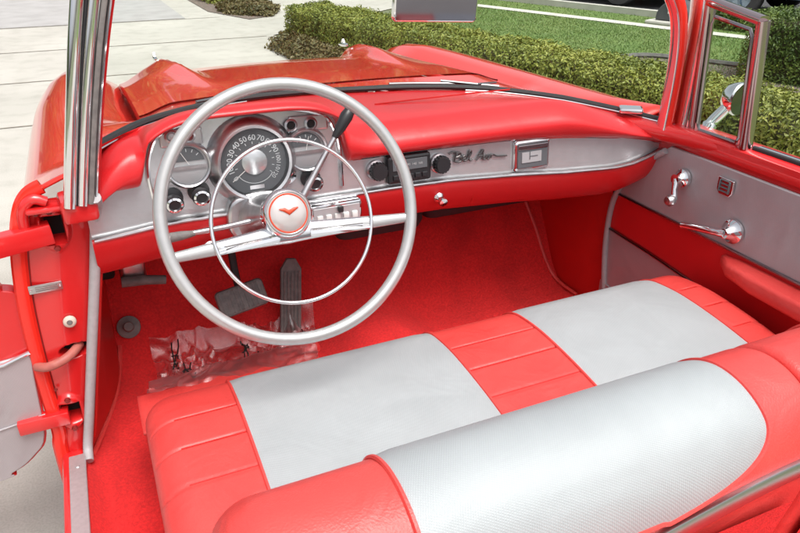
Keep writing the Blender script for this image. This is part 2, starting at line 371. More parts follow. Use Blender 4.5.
def leaf_cards(pts, nrm, size, jitter):
    n = len(pts); nr = nrm+rng.normal(0, jitter, (n, 3)); nr /= np.linalg.norm(nr, axis=1)[:, None]
    r = rng.normal(0, 1, (n, 3)); t1 = np.cross(nr, r); t1 /= np.linalg.norm(t1, axis=1)[:, None]; t2 = np.cross(nr, t1)
    s = rng.uniform(size*.6, size*1.3, n)[:, None]
    v = np.stack([pts-t1*s, pts-t2*s*.45+nr*s*.15, pts+t1*s, pts+t2*s*.45+nr*s*.15], 1)
    return v.reshape(-1, 3), np.arange(n*4).reshape(-1, 4)
def foliage_obj(name, v, f, m, parent):
    me = bpy.data.meshes.new(name); me.from_pydata(v.tolist(), [], f.tolist()); me.materials.append(m)
    o = bpy.data.objects.new(name, me); COL.objects.link(o); o.parent = parent; o.matrix_parent_inverse = Matrix.Translation(-parent.location); return o
def hedge(name, path, width, h, n, m, label, size=.02, cat='hedge', seed=0, rough=.035):
    """clipped hedge: box-like section swept on a path; path is the centre line"""
    P_ = crom([V(x, y, 0) for x, y in path], 8); root = empty(name, (P_[0].x, P_[0].y, 0)); tag(root, label, cat)
    L = [0]
    for a, b_ in zip(P_, P_[1:]): L.append(L[-1]+(b_-a).length)
    def at(s):
        s = max(0, min(L[-1]-1e-6, s))
        for i in range(len(L)-1):
            if s <= L[i+1]:
                d = (P_[i+1]-P_[i]).normalized(); return P_[i]+d*(s-L[i]), V(-d.y, d.x, 0), d
    sec = [(-.5, 0), (-.52, .45), (-.5, .85), (-.42, .97), (-.2, 1), (.2, 1), (.42, .97), (.5, .85), (.52, .45), (.5, 0)]
    seg = np.array([math.hypot((b_[0]-a[0])*width, (b_[1]-a[1])*h) for a, b_ in zip(sec, sec[1:])]); cum = np.r_[0, np.cumsum(seg)]
    pts = np.zeros((n, 3)); nr = np.zeros((n, 3))
    for i in range(n):
        e = random.random()
        c, nv, dv = at(random.random()*L[-1]); u = random.random()*cum[-1]; k = min(len(seg)-1, int(np.searchsorted(cum, u)-1)); k = max(k, 0); f = (u-cum[k])/seg[k]
        sx, sz = lerp(sec[k][0], sec[k+1][0], f)*width, lerp(sec[k][1], sec[k+1][1], f)*h
        ex, ez = (sec[k+1][0]-sec[k][0])*width, (sec[k+1][1]-sec[k][1])*h; nn = V(0, 0, 0)+nv*(-ez)+V(0, 0, ex); nn.normalize()
        if e < .05:    # end faces
            end = 0 if random.random() < .5 else 1; c, nv, dv = at(end*L[-1]); sx = (random.random()-.5)*width; sz = random.random()*h; nn = dv*(1 if end else -1)
        p = c+nv*sx+V(0, 0, sz)
        dsp = noise.noise(p*2.6+V(seed, 0, 0))*rough*1.2+noise.noise(p*9)*rough*.9+random.gauss(0, .012)-abs(random.gauss(0, .02))
        p = p+nn*dsp; pts[i] = p; nr[i] = nn
    pts[:, 2] = np.maximum(pts[:, 2], .01)
    v, f = leaf_cards(pts, nr, size, .7); foliage_obj('leaves', v, f, m, root)
    mb = MB(); rows = []
    N = 24
    for i in range(N+1):
        s = .06+(L[-1]-.12)*i/N; c, nv, dv = at(s)
        rows.append([c+nv*(a*(width-.12))+V(0, 0, b_*(h-.06)+.002) for a, b_ in sec])
    mb.loft(rows); mb.build('branches', M['core'], root, ang=0).matrix_parent_inverse = Matrix.Translation(-root.location)
    return root
hedge('clipped_hedge', [(1.92, 7.35), (2.22, 5.9), (2.55, 4.5), (2.88, 3.2), (3.02, 2.2), (3.02, 1.0), (3.0, -.4)], .62, .47, 120000, M['leaf_yellow'],
      'long low yellow-green clipped hedge running beside the red car', .0145, seed=1)
hedge('tall_hedge', [(5.40, 3.95), (5.75, 3.2), (6.3, 2.0), (7.0, .4)], .75, .60, 50000, M['leaf_green'],
      'taller dark green clipped hedge behind the mulch strip, seen right of the vent window', .0165, seed=5)
hedge('far_hedge', [st(K0, .6, 3.95), st(K0, .6, 5.5), st(K0, .6, 7.5)], .4, .26, 9000, M['leaf_green'],
      'low dark hedge near the street, behind the tall green hedge', .03, seed=9)

def mound(name, c, rx, ry, h, n, m, label, size=.02, rot=0, cat='shrub'):
    root = empty(name, (c[0], c[1], 0)); tag(root, label, cat); pts = np.zeros((n, 3)); nr = np.zeros((n, 3)); ca, sa = math.cos(rot), math.sin(rot)
    for i in range(n):
        a = random.random()*2*math.pi; ph = math.asin(random.random()); x, y, z = math.cos(a)*math.cos(ph), math.sin(a)*math.cos(ph), math.sin(ph)
        k = 1+.22*noise.noise(V(x*1.7, y*1.7, z*1.7)*1.5+V(*c, 0))+.1*noise.noise(V(x, y, z)*7)+random.gauss(0, .05)
        lx, ly = x*rx*k, y*ry*k; pts[i] = (c[0]+lx*ca-ly*sa, c[1]+lx*sa+ly*ca, max(.01, z**.8*h*k)); nr[i] = (x, y, z+.5)
    nr /= np.linalg.norm(nr, axis=1)[:, None]
    v, f = leaf_cards(pts, nr, size, .9); foliage_obj('leaves', v, f, m, root)
    mb = MB(); rows = []
    for j in range(6):
        ph = j/5*math.pi/2; rows.append([(c[0]+(math.cos(a)*rx*ca-math.sin(a)*ry*sa)*.86*math.cos(ph), c[1]+(math.cos(a)*rx*sa+math.sin(a)*ry*ca)*.86*math.cos(ph), max(.003, math.sin(ph)**.8*h*.84)) for a in np.linspace(0, 2*math.pi, 20, endpoint=False)])
    mb.grid(rows, cv=True); mb.build('branches', M['core'], root).matrix_parent_inverse = Matrix.Translation(-root.location)
    return root
mound('juniper', (1.86, 6.75), .42, .95, .20, 9000, M['leaf_olive'], 'low olive ground-hugging shrub at the end of the clipped hedge', .022, .1)
sheet('island_bed', [(1.35, 10.9), (1.75, 9.75), (2.2, 10.0), (2.5, 11.2), (2.6, 13.2), (1.3, 13.2)], .008, M['mulch'])
mound('island_shrub', (1.95, 10.75), .42, .72, .17, 7000, M['leaf_olive'], 'low olive shrub in the bed across the driveway, far ahead', .026, .1)
mound('island_shrub', (2.0, 12.3), .5, .8, .32, 6000, M['leaf_yellow'], 'yellow-green shrub at the top edge, behind the low olive shrub', .028, .1)
# mulch bed with edging below the tall hedge
BED = [(4.55, 4.95), (4.42, 4.6), (4.5, 4.1), (4.72, 3.5), (4.86, 2.9), (5.3, 2.0), (6.3, 0), (7.4, 0), (6.2, 2.7), (5.35, 4.5), (5.0, 5.0)]
bp_ = crom([V(x, y, 0) for x, y in BED], 4, True)
sheet('mulch_bed', [(p.x, p.y) for p in bp_], .010, M['mulch'])
tag(MB().tube([p+V(0, 0, .03) for p in bp_], .030, 6, closed=True).build('bed_edging', M['edging']), 'dark curved edging round the mulch bed on the lawn', 'edging')

# far vehicles
def parked_car(name, loc, rz, m, label):
    r = empty(name, loc, rz); tag(r, label, 'car')
    side_ = [(-2.2, .32), (-2.25, .55), (-2.15, .80), (-1.5, .92), (1.0, .95), (1.9, .84), (2.2, .62), (2.22, .34)]
    rows = []
    for y, sx, dz in ((-.88, .96, -.03), (-.9, .985, 0), (-.84, 1, .015), (.84, 1, .015), (.9, .985, 0), (.88, .96, -.03)):
        rows.append([(x*sx, y, z+(dz if z > .5 else 0)) for x, z in side_])
    MB().loft(rows).build('body', m, r, ang=35)
    cab = [(-1.55, .93), (-1.0, 1.38), (-.6, 1.46), (.35, 1.44), (1.05, .96)]
    MB().loft([[(x*k, y, .93+(z-.93)*k) for x, z in cab] for y, k in ((-.80, .96), (-.66, 1.0), (.66, 1.0), (.80, .96))]).build('cabin', M['car_glass'], r, ang=35)
    MB().loft([[(-1.05, y, 1.39), (-.6, y, 1.475), (.35, y, 1.455), (.45, y, 1.40)] for y in (-.64, .64)]).build('roof', m, r, ang=35)
    for x in (-1.35, 1.4):
        for s in (-1, 1):
            w = MB().lathe([(.20, .10), (.30, .10), (.325, .07), (.325, -.07), (.30, -.10)], (x, s*.83, .325), (0, s, 0), 24).build('wheel', M['rubber'], r)
            rim = MB().lathe([(.0, .075), (.05, .085), (.06, .07), (.19, .06), (.205, .10), (.19, .02)], (x, s*.83, .325), (0, s, 0), 24)
            for k in range(5):
                a = k*2*math.pi/5; rim.box((x+math.cos(a)*.12, s*(.83+.085), .325+math.sin(a)*.12), (.15, .03, .035), axes=(V(math.cos(a), 0, math.sin(a)), V(0, 1, 0), V(-math.sin(a), 0, math.cos(a))))
            rim.build('rim', M['alloy'], w)
    for s in (-1, 1):
        MB().box((2.16, s*.62, .66), (.12, .34, .12), bev=.03).build('headlight', M['white'], r)
    return r
ang = math.atan2(KD.y, KD.x)
p = st(K0, 1.80+.83, 1.70-1.4); parked_car('parked_car', (p[0], p[1], .004), ang, M['car_red'], 'dark red car parked on the pale street beyond the lawn')
p = st(K0, 2.5, 5.1); parked_car('parked_car', (p[0], p[1], .004), ang, M['car_blue'], 'blue-grey car on the street, seen above the vent window')
# round-topped grey utility box on a slab at the street edge
ub = empty('utility_box', (*st(K0, .42, 3.45), .008), ang); tag(ub, 'dark grey round-topped utility box on a pale pad by the street', 'utility box')
prof_ = [(-.25, .05)]+[(-.25*math.cos(a), .10+.22*math.sin(a)) for a in np.linspace(0, math.pi, 15)]+[(.25, .05)]
MB().prism(prof_, lambda a, z, d: V(a, d, z), -.15, .15).build('housing', M['box_grey'], ub, ang=35, bevel=.02)
MB().box((0, 0, .025), (.70, .50, .05), bev=.015).build('pad', M['walk'], ub)
MB().box((-.05, -.154, .20), (.035, .010, .10)).build('highlight_strip', M['white'], ub)  # white strip painted in as the upright highlight on the housing

# unseen trees added beyond the driveway's end for reflections in paint and chrome
tv, tf, tn = [], [], 0; tm = MB()
for k in range(26):
    a = math.radians(lerp(-95, 100, k/25)+random.uniform(-2, 2)); r = random.uniform(25, 32); cx_, cy_ = math.sin(a)*r, math.cos(a)*r; hh = random.uniform(4.2, 6.5); rr = random.uniform(1.8, 2.8)
    n = 1400; d = rng.normal(0, 1, (n, 3)); d /= np.linalg.norm(d, axis=1)[:, None]; q = d*rng.uniform(.55, 1.05, n)[:, None]**.5
    lob = np.array([1+.28*noise.noise(Vector(v)*1.8+V(k*7, 0, 0)) for v in d])[:, None]; q = q*lob*np.array([rr, rr, hh*.42])+np.array([cx_, cy_, hh*.58])
    v, f = leaf_cards(q, d, .34, .8); tv.append(v); tf.append(f+tn); tn += len(v)
    tm.tube([(cx_, cy_, 0), (cx_+.1, cy_, hh*.4), (cx_, cy_+.1, hh*.75)], [.24, .17, .06], 8)
me = bpy.data.meshes.new('reflection_trees'); V_, F_ = np.concatenate(tv), np.concatenate(tf); o0 = len(V_)
me.from_pydata(V_.tolist()+tm.v, [], F_.tolist()+[tuple(i+o0 for i in f) for f in tm.f]); me.materials.append(M['leaf_green']); me.materials.append(M['core'])
me.polygons.foreach_set('material_index', [0]*len(F_)+[1]*len(tm.f))
ft = bpy.data.objects.new('reflection_trees', me); COL.objects.link(ft); tag(ft, 'unseen row of leafy green trees added for reflections in the car', 'trees', kind='stuff')

# ================================================================== THE CAR
CAR = empty('convertible_car', (0, 0, 0)); tag(CAR, 'bright red open convertible with red and silver interior on the driveway', 'convertible car')

def Wy(x): return .62-.40*min(1.1, abs(x)/.70)**3            # windscreen base in plan
def Wz(x): return interp([(-.72, 1.040), (-.65, 1.048), (-.56, 1.053), (-.42, 1.047), (-.15, 1.037), (.12, 1.024), (.36, 1.010), (.53, .994), (.62, .980), (.70, .965)], x)
# ---- hood with two lance ridges
def hood_z(x, y):
    z = interp([(.7, 1.005), (1.0, .985), (1.35, .955), (1.6, .915), (1.75, .875), (1.88, .79), (1.97, .66), (2.0, .5)], y)
    ax = abs(x); z += .018*(1-(ax/.54)**2)
    xr = lerp(.315, .385, sstep(.85, 1.8, y)); d = ax-xr
    h = .050*sstep(.85, 1.65, y)*(1-.55*sstep(1.80, 1.95, y))
    wd = .030 if d < 0 else .075
    z += h*math.exp(-(abs(d)/wd)**1.5)
    z -= .022*sstep(.44, .54, ax)
    return z
hb = MB(); ys = list(np.linspace(.79, 1.6, 26))+list(np.linspace(1.63, 2.0, 18)); xs = list(np.linspace(-.535, .535, 97))
hb.grid([[(x, y, hood_z(x, y)) for x in xs] for y in ys])
for s in (-1, 1): hb.grid([[(s*.535, y, hood_z(.535, y)), (s*.535, y, hood_z(.535, y)-.03)] for y in ys], flip=(s < 0))
hood = hb.build('hood', M['paint'], CAR, ang=50)
for s in (-1, 1):
    x = s*.385
    sp = MB().lathe([(.0, .06), (.004, .05), (.007, .03), (.009, .0), (.008, -.03), (.006, -.05), (0, -.06)], (x, 1.80, .940), (0, 1, -.12), 16)
    sp.prism([(-.02, 0), (.02, 0), (.006, .017), (-.004, .017)], lambda a, z, d: V(x+d, 1.80+a, .946+z), -.003, .003)
    sp.build('hood_ornament', M['chrome'], hood)
# ---- cowl between hood and windscreen base
cb = MB(); rows = []
for k in range(7):
    f = k/6; rows.append([(x, lerp(Wy(x)+.012, .782, f), lerp(Wz(x)-.006, hood_z(x, .79)-.003, f)) for x in np.linspace(-.538, .538, 41)])
cb.grid(rows); cowl = cb.build('cowl', M['paint'], CAR)
vb = MB()
vb.grid([[(x, Wy(x)+.03+d, lerp(Wz(x)-.006, hood_z(x, .79)-.003, (.018+d)/(.77-Wy(x)))+.003) for x in np.linspace(-.16, .36, 30)] for d in (.0, .04)])
vb.build('cowl_vent', M['rubber'], cowl)
for i, (xa, xb) in enumerate(((-.42, -.14), (.10, .40))):
    pts = [(x, Wy(x)+.020, Wz(x)+.008) for x in np.linspace(xa, xb, 12)]
    wp = MB().tube(pts, .0035, 6).build('wiper', M['dim_metal'], CAR)
    MB().tube([V(*p_)+V(0, .004, -.008) for p_ in pts], .0045, 6).build('blade', M['rubber'], wp)
    MB().tube([(xb+.02, Wy(xb)+.07, Wz(xb)+.006), (xb-.06, Wy(xb)+.035, Wz(xb)+.016), ((xa+xb)/2, Wy((xa+xb)/2)+.026, Wz((xa+xb)/2)+.014)], .0035, 6).build('arm', M['dim_metal'], wp)
# ---- front fenders
FS = [(0, -.030), (.12, -.02), (.3, .004), (.48, .012), (.64, .004), (.78, -.018), (.88, -.05), (.95, -.10), (.985, -.16), (1, -.24), (1.0, -.36), (.99, -.5), (.96, -.62), (.93, -.66)]
def fender(s):
    mb = MB(); rows = []
    for y in list(np.linspace(.285, .8, 14))+list(np.linspace(.86, 1.75, 18))+[1.82, 1.9, 1.97, 2.02, 2.05]:
        xi = .70*max(.0, (.62-y)/.40)**(1/3)+.012 if y < .62 else 0
        xi = max(.54, xi); xo = .835*(1-.06*sstep(1.2, 2.05, y))
        zb = interp([(.28, .968), (.5, .965), (1.0, .950), (1.6, .932), (1.78, .912), (1.92, .86), (2.0, .78), (2.05, .66)], y)
        kv = 1+.9*sstep(.8, 1.4, y)
        row = []
        for q, dz in FS:
            x = lerp(xi, xo, q) if q <= 1 else xo
            d = dz*(kv if q < .2 else 1)
            if y < .7 and q < .2: d *= .3
            if y < .9 and q < .6 and s < 0: d += (.045 if y < .6 else .045*(1-sstep(.6, .9, y)))*(1-sstep(.05, .6, q))*(1 if y > .4 else 1)
            row.append((s*x, y, max(.20, zb+d)))
        rows.append(row)
    mb.grid(rows, flip=(s > 0)); ob = mb.build('front_fender', M['paint'], CAR, ang=60)
    sol = ob.modifiers.new('t', 'SOLIDIFY'); sol.thickness = .006; sol.offset = -1
    # headlamp at the nose
    hl = MB().lathe([(.0, .03), (.05, .025), (.08, .0), (.095, -.01), (.10, -.04)], (s*.69, 2.06, .74), (0, 1, 0), 24).build('headlight', M['chrome'], ob)
    return ob
for s in (-1, 1): fender(s)

# ---- windscreen: glass, bottom rubber, chrome edge, pillars + header
def Tp(x):      # top of windscreen (header line)
    a = abs(x)/.63; return V(x, .31-.09*a**3, 1.372-.075*a**3)
gb = MB(); rows = []
for k in range(13):
    f = k/12; row = []
    for q in np.linspace(-1, 1, 49):
        b_ = V(q*.688, Wy(q*.688), Wz(q*.688)); t_ = Tp(q*.63); p_ = b_.lerp(t_, f); row.append(p_)
    rows.append(row)
gb.grid(rows)
wf = MB().tube([(x, Wy(x)+.002, Wz(x)+.002) for x in np.linspace(-.69, .69, 70)], .010, 8, flat=.7).build('windscreen_frame', M['rubber'], CAR)
gb.build('windscreen_glass', M['glass'], wf)
for s in (-1, 1):
    xs_ = np.linspace(.30*s, .687*s, 30)
    MB().tube([(x, Wy(x)-.014, Wz(x)-.003) for x in xs_], .0022, 6).build('chrome_edge', M['chrome'], wf)
MB().box((.640, .300, .986), (.060, .045, .014), bev=.005, axes=(V(.82, -.57, 0), V(.57, .82, 0), V(0, 0, 1))).build('corner_clip', M['chrome'], wf)
def sweep_bar(pts, w, d, wv, name, m, par, rad=.35):
    """rounded bar; w across along wv, d along depth"""
    pts = crom(pts, 6); mb = MB(); rows = []; n = len(pts)
    for i, p_ in enumerate(pts):
        t_ = (pts[min(n-1, i+1)]-pts[max(0, i-1)]).normalized(); x = Vector(wv); x = (x-t_*x.dot(t_)).normalized(); y = t_.cross(x); row = []
        for k in range(12):
            a = 2*math.pi*k/12; c_, s_ = math.cos(a), math.sin(a)
            row.append(p_+x*(w/2*math.copysign(abs(c_)**.55, c_))+y*(d/2*math.copysign(abs(s_)**.55, s_)))
        rows.append(row)
    mb.loft(rows); return mb.build(name, m, par, ang=50)
# right side: red inner pillar, chrome rim and dark seal
sweep_bar([(.677, .212, .935), (.680, .212, .975), (.683, .212, 1.08), (.676, .212, 1.18), (.655, .215, 1.255), (.600, .225, 1.312), (.45, .262, 1.345), (0, .305, 1.37), (-.45, .262, 1.375), (-.585, .228, 1.372)], .028, .032, (1, 0, 0), 'windscreen_header', M['paint'], CAR)
sweep_bar([(.706, .195, .92), (.709, .195, 1.10), (.706, .195, 1.22), (.700, .2, 1.30)], .014, .05, (1, 0, 0), 'pillar_trim', M['chrome'], CAR)
sweep_bar([(.662, .208, .945), (.666, .208, 1.08), (.659, .208, 1.175), (.638, .212, 1.247), (.588, .224, 1.297), (.45, .258, 1.328)], .006, .03, (1, 0, 0), 'pillar_trim', M['chrome'], CAR)
# left side pillar, from outside in: chrome bar, black seal, chrome flat, rubber, chrome edge
def LP(dx, dy=0):  # pillar centre line of a strip at offset dx from the outer edge
    return [(-.722+dx, .205+dy, .975), (-.706+dx*1.0, .205+dy, 1.05), (-.684+dx*1.02, .205+dy, 1.15), (-.662+dx*1.1, .206+dy, 1.25), (-.640+dx*1.2, .21+dy, 1.34)]
sweep_bar(LP(.010), .022, .040, (1, 0, 0), 'pillar_trim', M['chrome'], CAR)
sweep_bar(LP(.0215, .006), .006, .03, (1, 0, 0), 'pillar_seal', M['rubber'], CAR)
sweep_bar(LP(.0315), .018, .030, (1, 0, 0), 'pillar_trim', M['chrome'], CAR)
sweep_bar(LP(.0455, .004), .011, .03, (1, 0, 0), 'pillar_seal', M['grey_rubber'], CAR)
sweep_bar(LP(.0540, .010), .007, .03, (1, 0, 0), 'pillar_trim', M['chrome'], CAR)
sweep_bar(LP(.0585, .03), .006, .05, (1, 0, 0), 'pillar_post', M['panel_red'], CAR)

# ---- dashboard
def Dy(x):
    return .285-.045*sstep(.25, .78, x)-.035*sstep(.50, .72, -x)
def brow(x): return sstep(-.588, -.558, x)*(1-sstep(-.178, -.150, x))
def brow_top(x): return (.25+.75*sstep(-.70, -.555, x))*(1-sstep(-.20, -.09, x))
def stripb(x): return interp([(-1, .884), (-.05, .884), (.1, .881), (.42, .859), (.56, .857), (.62, .864), (.67, .880), (.705, .895), (.735, .8995)], x)
def stript(x):
    return interp([(0, .962), (.25, .958), (.42, .949), (.56, .936), (.62, .928), (.67, .917), (.705, .907), (.735, .9015)], x) if x > 0 else lerp(.962, .972, sstep(.50, .58, -x))-.02*sstep(.655, .69, -x)
def face_y(x, z): return Dy(x)+.10*(z-.92)
xsd = sorted(set([round(v, 4) for v in list(np.linspace(-.69, .735, 96))+list(np.linspace(-.605, -.548, 12))+list(np.linspace(-.192, -.143, 12))]))
pad, face, low = MB(), MB(), MB(); prow, frow, lrow = [], [], []
for x in xsd:
    b_ = brow(x); bt = brow_top(x); zt, zb = stript(x), stripb(x); D = Dy(x)
    endk = sstep(.38, .72, x); endl = sstep(.60, .69, -x)
    # passenger style pad
    A = [(Wy(x)-.008, Wz(x)-.006), (lerp(Wy(x), D, .4), Wz(x)+.002-.016*endk), (D+.06, 1.030-.078*endk-.04*endl), (D+.015, 1.024-.080*endk-.045*endl), (D-.022, 1.000-.070*endk-.045*endl), (D-.028, .978-.052*endk-.04*endl), (D-.016, zt+.004), (D+.004, zt-.003), (D+.03, zt-.003)]
    ed = .034*min(1.3, (abs(x+.363)/.195)**4)
    B = [(Wy(x)-.008, Wz(x)-.006), (lerp(Wy(x), D, .35), max(1.05, Wz(x)+.008)), (D+.08, 1.080-ed*.6), (D+.03, 1.100-ed), (D-.008, 1.105-ed), (D-.026, 1.100-ed), (D-.029, 1.092-ed), (D-.008, 1.086-ed), (D+.03, 1.084-ed)]
    pts = [V(x, lerp(a[0], c[0], k_), lerp(a[1], c[1], k_)) for (a, c), k_ in zip(zip(A, B), (bt, bt, bt, bt, lerp(bt, b_, .35), lerp(bt, b_, .7), b_, b_, b_))]
    prow.append(crom(pts, 5))
    ztop = lerp(zt, 1.090-ed, b_)
    frow.append([V(x, face_y(x, lerp(zb, ztop, k/10)), lerp(zb, ztop, k/10)) for k in range(11)])
    zl = zb-.090
    L_ = [(D-.010, zb+.002), (D-.016, zb-.006), (D-.010, zb-.03), (D+.005, zb-.065), (D+.03, zl), (D+.075, zl-.004), (D+.14, zl+.03)]
    lrow.append(crom([V(x, *q) for q in L_], 3))
pad.grid(prow); face.grid(frow, flip=True); low.grid(lrow)
dash = low.build('dashboard', M['panel_red'], CAR, ang=45)
MB.grid  # noqa
pad.build('dash_pad', M['pad'], dash, ang=60)
face.build('trim_panel', M['dash'], dash, ang=60)
def fp(x, z, out=0): return V(x, face_y(x, z)-out, z+.1*out)
FN = V(0, -1, .10).normalized(); FX = V(1, 0, 0); FU = FN.cross(FX)*1; FU = V(0, .10, 1).normalized()
# bright strips along both edges of the trim
MB().tube([V(x, face_y(x, stripb(x))-.012, stripb(x)+.001) for x in np.linspace(-.686, .735, 60)], .0042, 8).build('trim_bead', M['satin'], dash)
MB().tube([V(x, face_y(x, stript(x))-.004, stript(x)-.002) for x in np.linspace(-.14, .72, 40)], .003, 8).build('trim_bead', M['chrome'], dash)
# speaker lid line on the dash top
MB().tube([(x, .45-.10*abs(x-.2)**2, 1.0335) for x in np.linspace(-.02, .36, 10)], .002, 5).build('top_seam', M['kick'], dash)
# cluster bezel: rounded trapezoid rim
def bez(k):
    P0 = [(-.560, .900), (-.566, .98), (-.556, 1.030), (-.528, 1.063), (-.45, 1.082), (-.36, 1.086), (-.27, 1.082), (-.20, 1.062), (-.176, 1.025), (-.168, .98), (-.168, .905)]
    return crom([fp(x, z, k) for x, z in P0], 8)
MB().tube(bez(.004), .0045, 8).build('cluster_bezel', M['chrome'], dash)
# stepped silver shelf inside the cluster (upper plate with the tell-tale lamps)
for xa, xb in ((-.535, -.452), (-.275, -.19)):
    P1 = crom([fp((xa+xb)/2, 1.048, .003)], 1)
    mb = MB(); mb.box(fp((xa+xb)/2, 1.050, .003), (xb-xa, .034, .010), axes=(FX, FU, FN), bev=.004); mb.build('lamp_plate', M['satin'], dash)
for x, z, mm in ((-.512, 1.055, 'gauge_grey'), (-.480, 1.053, 'dark_red'), (-.272, 1.050, 'dark'), (-.229, 1.049, 'dark')):
    l_ = MB().lathe([(.013, 0), (.014, .004), (.010, .007), (.008, .005)], fp(x, z, .008), FN, 20).build('warning_lamp', M['satin'], dash)
    MB().lathe([(.009, .0), (.006, .004), (0, .005)], fp(x, z, .011), FN, 16).build('lens', M[mm], l_) if False else MB().lathe([(.009, .0), (.006, .004), (0, .005)], fp(x, z, .011), FN, 16).build('lamp_lens', M[mm], dash)
# speedometer: raised drum, dial, figures, needle, boss
SX, SZ = -.359, .987
sp = MB()
sp.lathe([(.098, -.006), (.090, .012), (.080, .032), (.076, .036), (.0705, .034), (.067, .022)], fp(SX, SZ), FN, 48, 0)
sp.lathe([(.068, .0), (.068, .024), (.066, .0225), (.0, .0225)], fp(SX, SZ), FN, 48, 1)
sp.lathe([(.027, .0226), (.026, .026), (.020, .029), (.009, .031), (0, .0315)], fp(SX, SZ), FN, 32, 3)
for i in range(13):
    a = math.radians(90+126-21*i); c_ = fp(SX, SZ)+FN*.0232+FX*(.050*math.cos(a))+FU*(.050*math.sin(a))
    sp.text(str(i*10), .0160 if i < 10 else .0125, c_, FX*math.sin(a)-FU*math.cos(a), FX*math.cos(a)+FU*math.sin(a), 2)
    c2 = fp(SX, SZ)+FN*.0232+FX*(.0395*math.cos(a))+FU*(.0395*math.sin(a))
    sp.box(c2, (.005, .0012, .0006), 2, axes=(FX*math.cos(a)+FU*math.sin(a), FU*math.cos(a)-FX*math.sin(a), FN))
for a0, a1, rr in ((205, 335, .043),):
    sp.tube([fp(SX, SZ-.0)+FN*.0235+FX*(rr*math.cos(math.radians(a))*.9)+FU*(rr*math.sin(math.radians(a))*.75-.012) for a in np.linspace(a0, a1, 14)], .0009, 5, mi=2)
for a in (215, 240): # odometer wings
    c_ = fp(SX, SZ)+FN*.0232+FX*(.052*math.cos(math.radians(a)))+FU*(.052*math.sin(math.radians(a)))
sp.box(fp(SX, SZ-.052)+FN*.0235, (.030, .008, .001), 0, axes=(FX, FU, FN))
an = math.radians(216)
sp.box(fp(SX, SZ)+FN*.0245+FX*(.043*math.cos(an))+FU*(.043*math.sin(an)), (.034, .0016, .001), 4, axes=(FX*math.cos(an)+FU*math.sin(an), FU*math.cos(an)-FX*math.sin(an), FN))
sp.build('speedometer', [M['satin'], M['gauge_dark'], M['digit'], M['dash'], M['white']], dash)
MB().lathe([(.069, .0), (.05, .004), (.0, .006)], fp(SX, SZ)+FN*.031, FN, 32).build('speedometer_lens', M['lens'], dash)
# side gauges
for gx, nm in ((-.489, 'fuel_gauge'), (-.243, 'temperature_gauge')):
    g_ = MB(); c_ = fp(gx, .995)
    g_.lathe([(.050, -.004), (.047, .014), (.043, .018), (.040, .016), (.039, .008)], c_, FN, 40, 0)
    g_.lathe([(.041, .0), (.041, .009), (0, .009)], c_, FN, 40, 1)
    half = [(.034*math.cos(a), .034*math.sin(a)+.003) for a in np.linspace(.15, math.pi-.15, 16)]
    g_.prism(half, lambda a, b_, d: c_+FX*a+FU*b_+FN*d, .009, .0105, 2)
    g_.box(c_+FU*-.004+FN*.011, (.072, .006, .005), 0, axes=(FX, FU, FN))
    for k in range(5):
        a = math.radians(40+25*k); g_.box(c_+FU*(.003+.027*math.sin(a))+FX*.027*math.cos(a)+FN*.011, (.006, .0014, .0006), 3, axes=(FX*math.cos(a)+FU*math.sin(a), FU*math.cos(a)-FX*math.sin(a), FN))
    a = math.radians(118 if gx < -.3 else 75); g_.box(c_+FU*.014+FX*.010*math.cos(a)+FN*.0115, (.030, .0012, .0006), 4, axes=(FX*math.cos(a)+FU*math.sin(a), FU*math.cos(a)-FX*math.sin(a), FN))
    g_.build(nm, [M['satin'], M['gauge_grey'], M['gauge_dark'], M['digit'], M['white']], dash)
    MB().lathe([(.041, .0), (.03, .003), (.0, .004)], c_+FN*.015, FN, 28).build('gauge_lens', M['lens'], dash)
# pull knobs
for kx, kz in ((-.529, .932), (-.475, .938), (-.238, .932)):
    k_ = MB(); c_ = fp(kx, kz); ax = V(0, -1, -.05).normalized()
    k_.lathe([(.022, 0), (.022, .004), (.017, .006), (.010, .008), (.010, .018), (.017, .022), (.0185, .028), (.0185, .036), (.016, .041)], c_, ax, 28, 0)
    k_.lathe([(.016, .041), (.012, .043), (.010, .039)], c_, ax, 28, 1); k_.lathe([(.0105, .0395), (0, .0395)], c_, ax, 24, 0)
    k_.build('pull_knob', [M['black'], M['chrome']], dash)
k_ = MB(); c_ = fp(-.290, .948); k_.lathe([(.020, 0), (.020, .01), (.014, .014), (.013, .006), (0, .006)], c_, FN, 28, 0); k_.box(c_+FN*.018, (.022, .007, .018), 0, axes=(V(.7, 0, .7), V(-.7, 0, .7), FN), bev=.002)
k_.build('ignition_switch', [M['chrome']], dash)
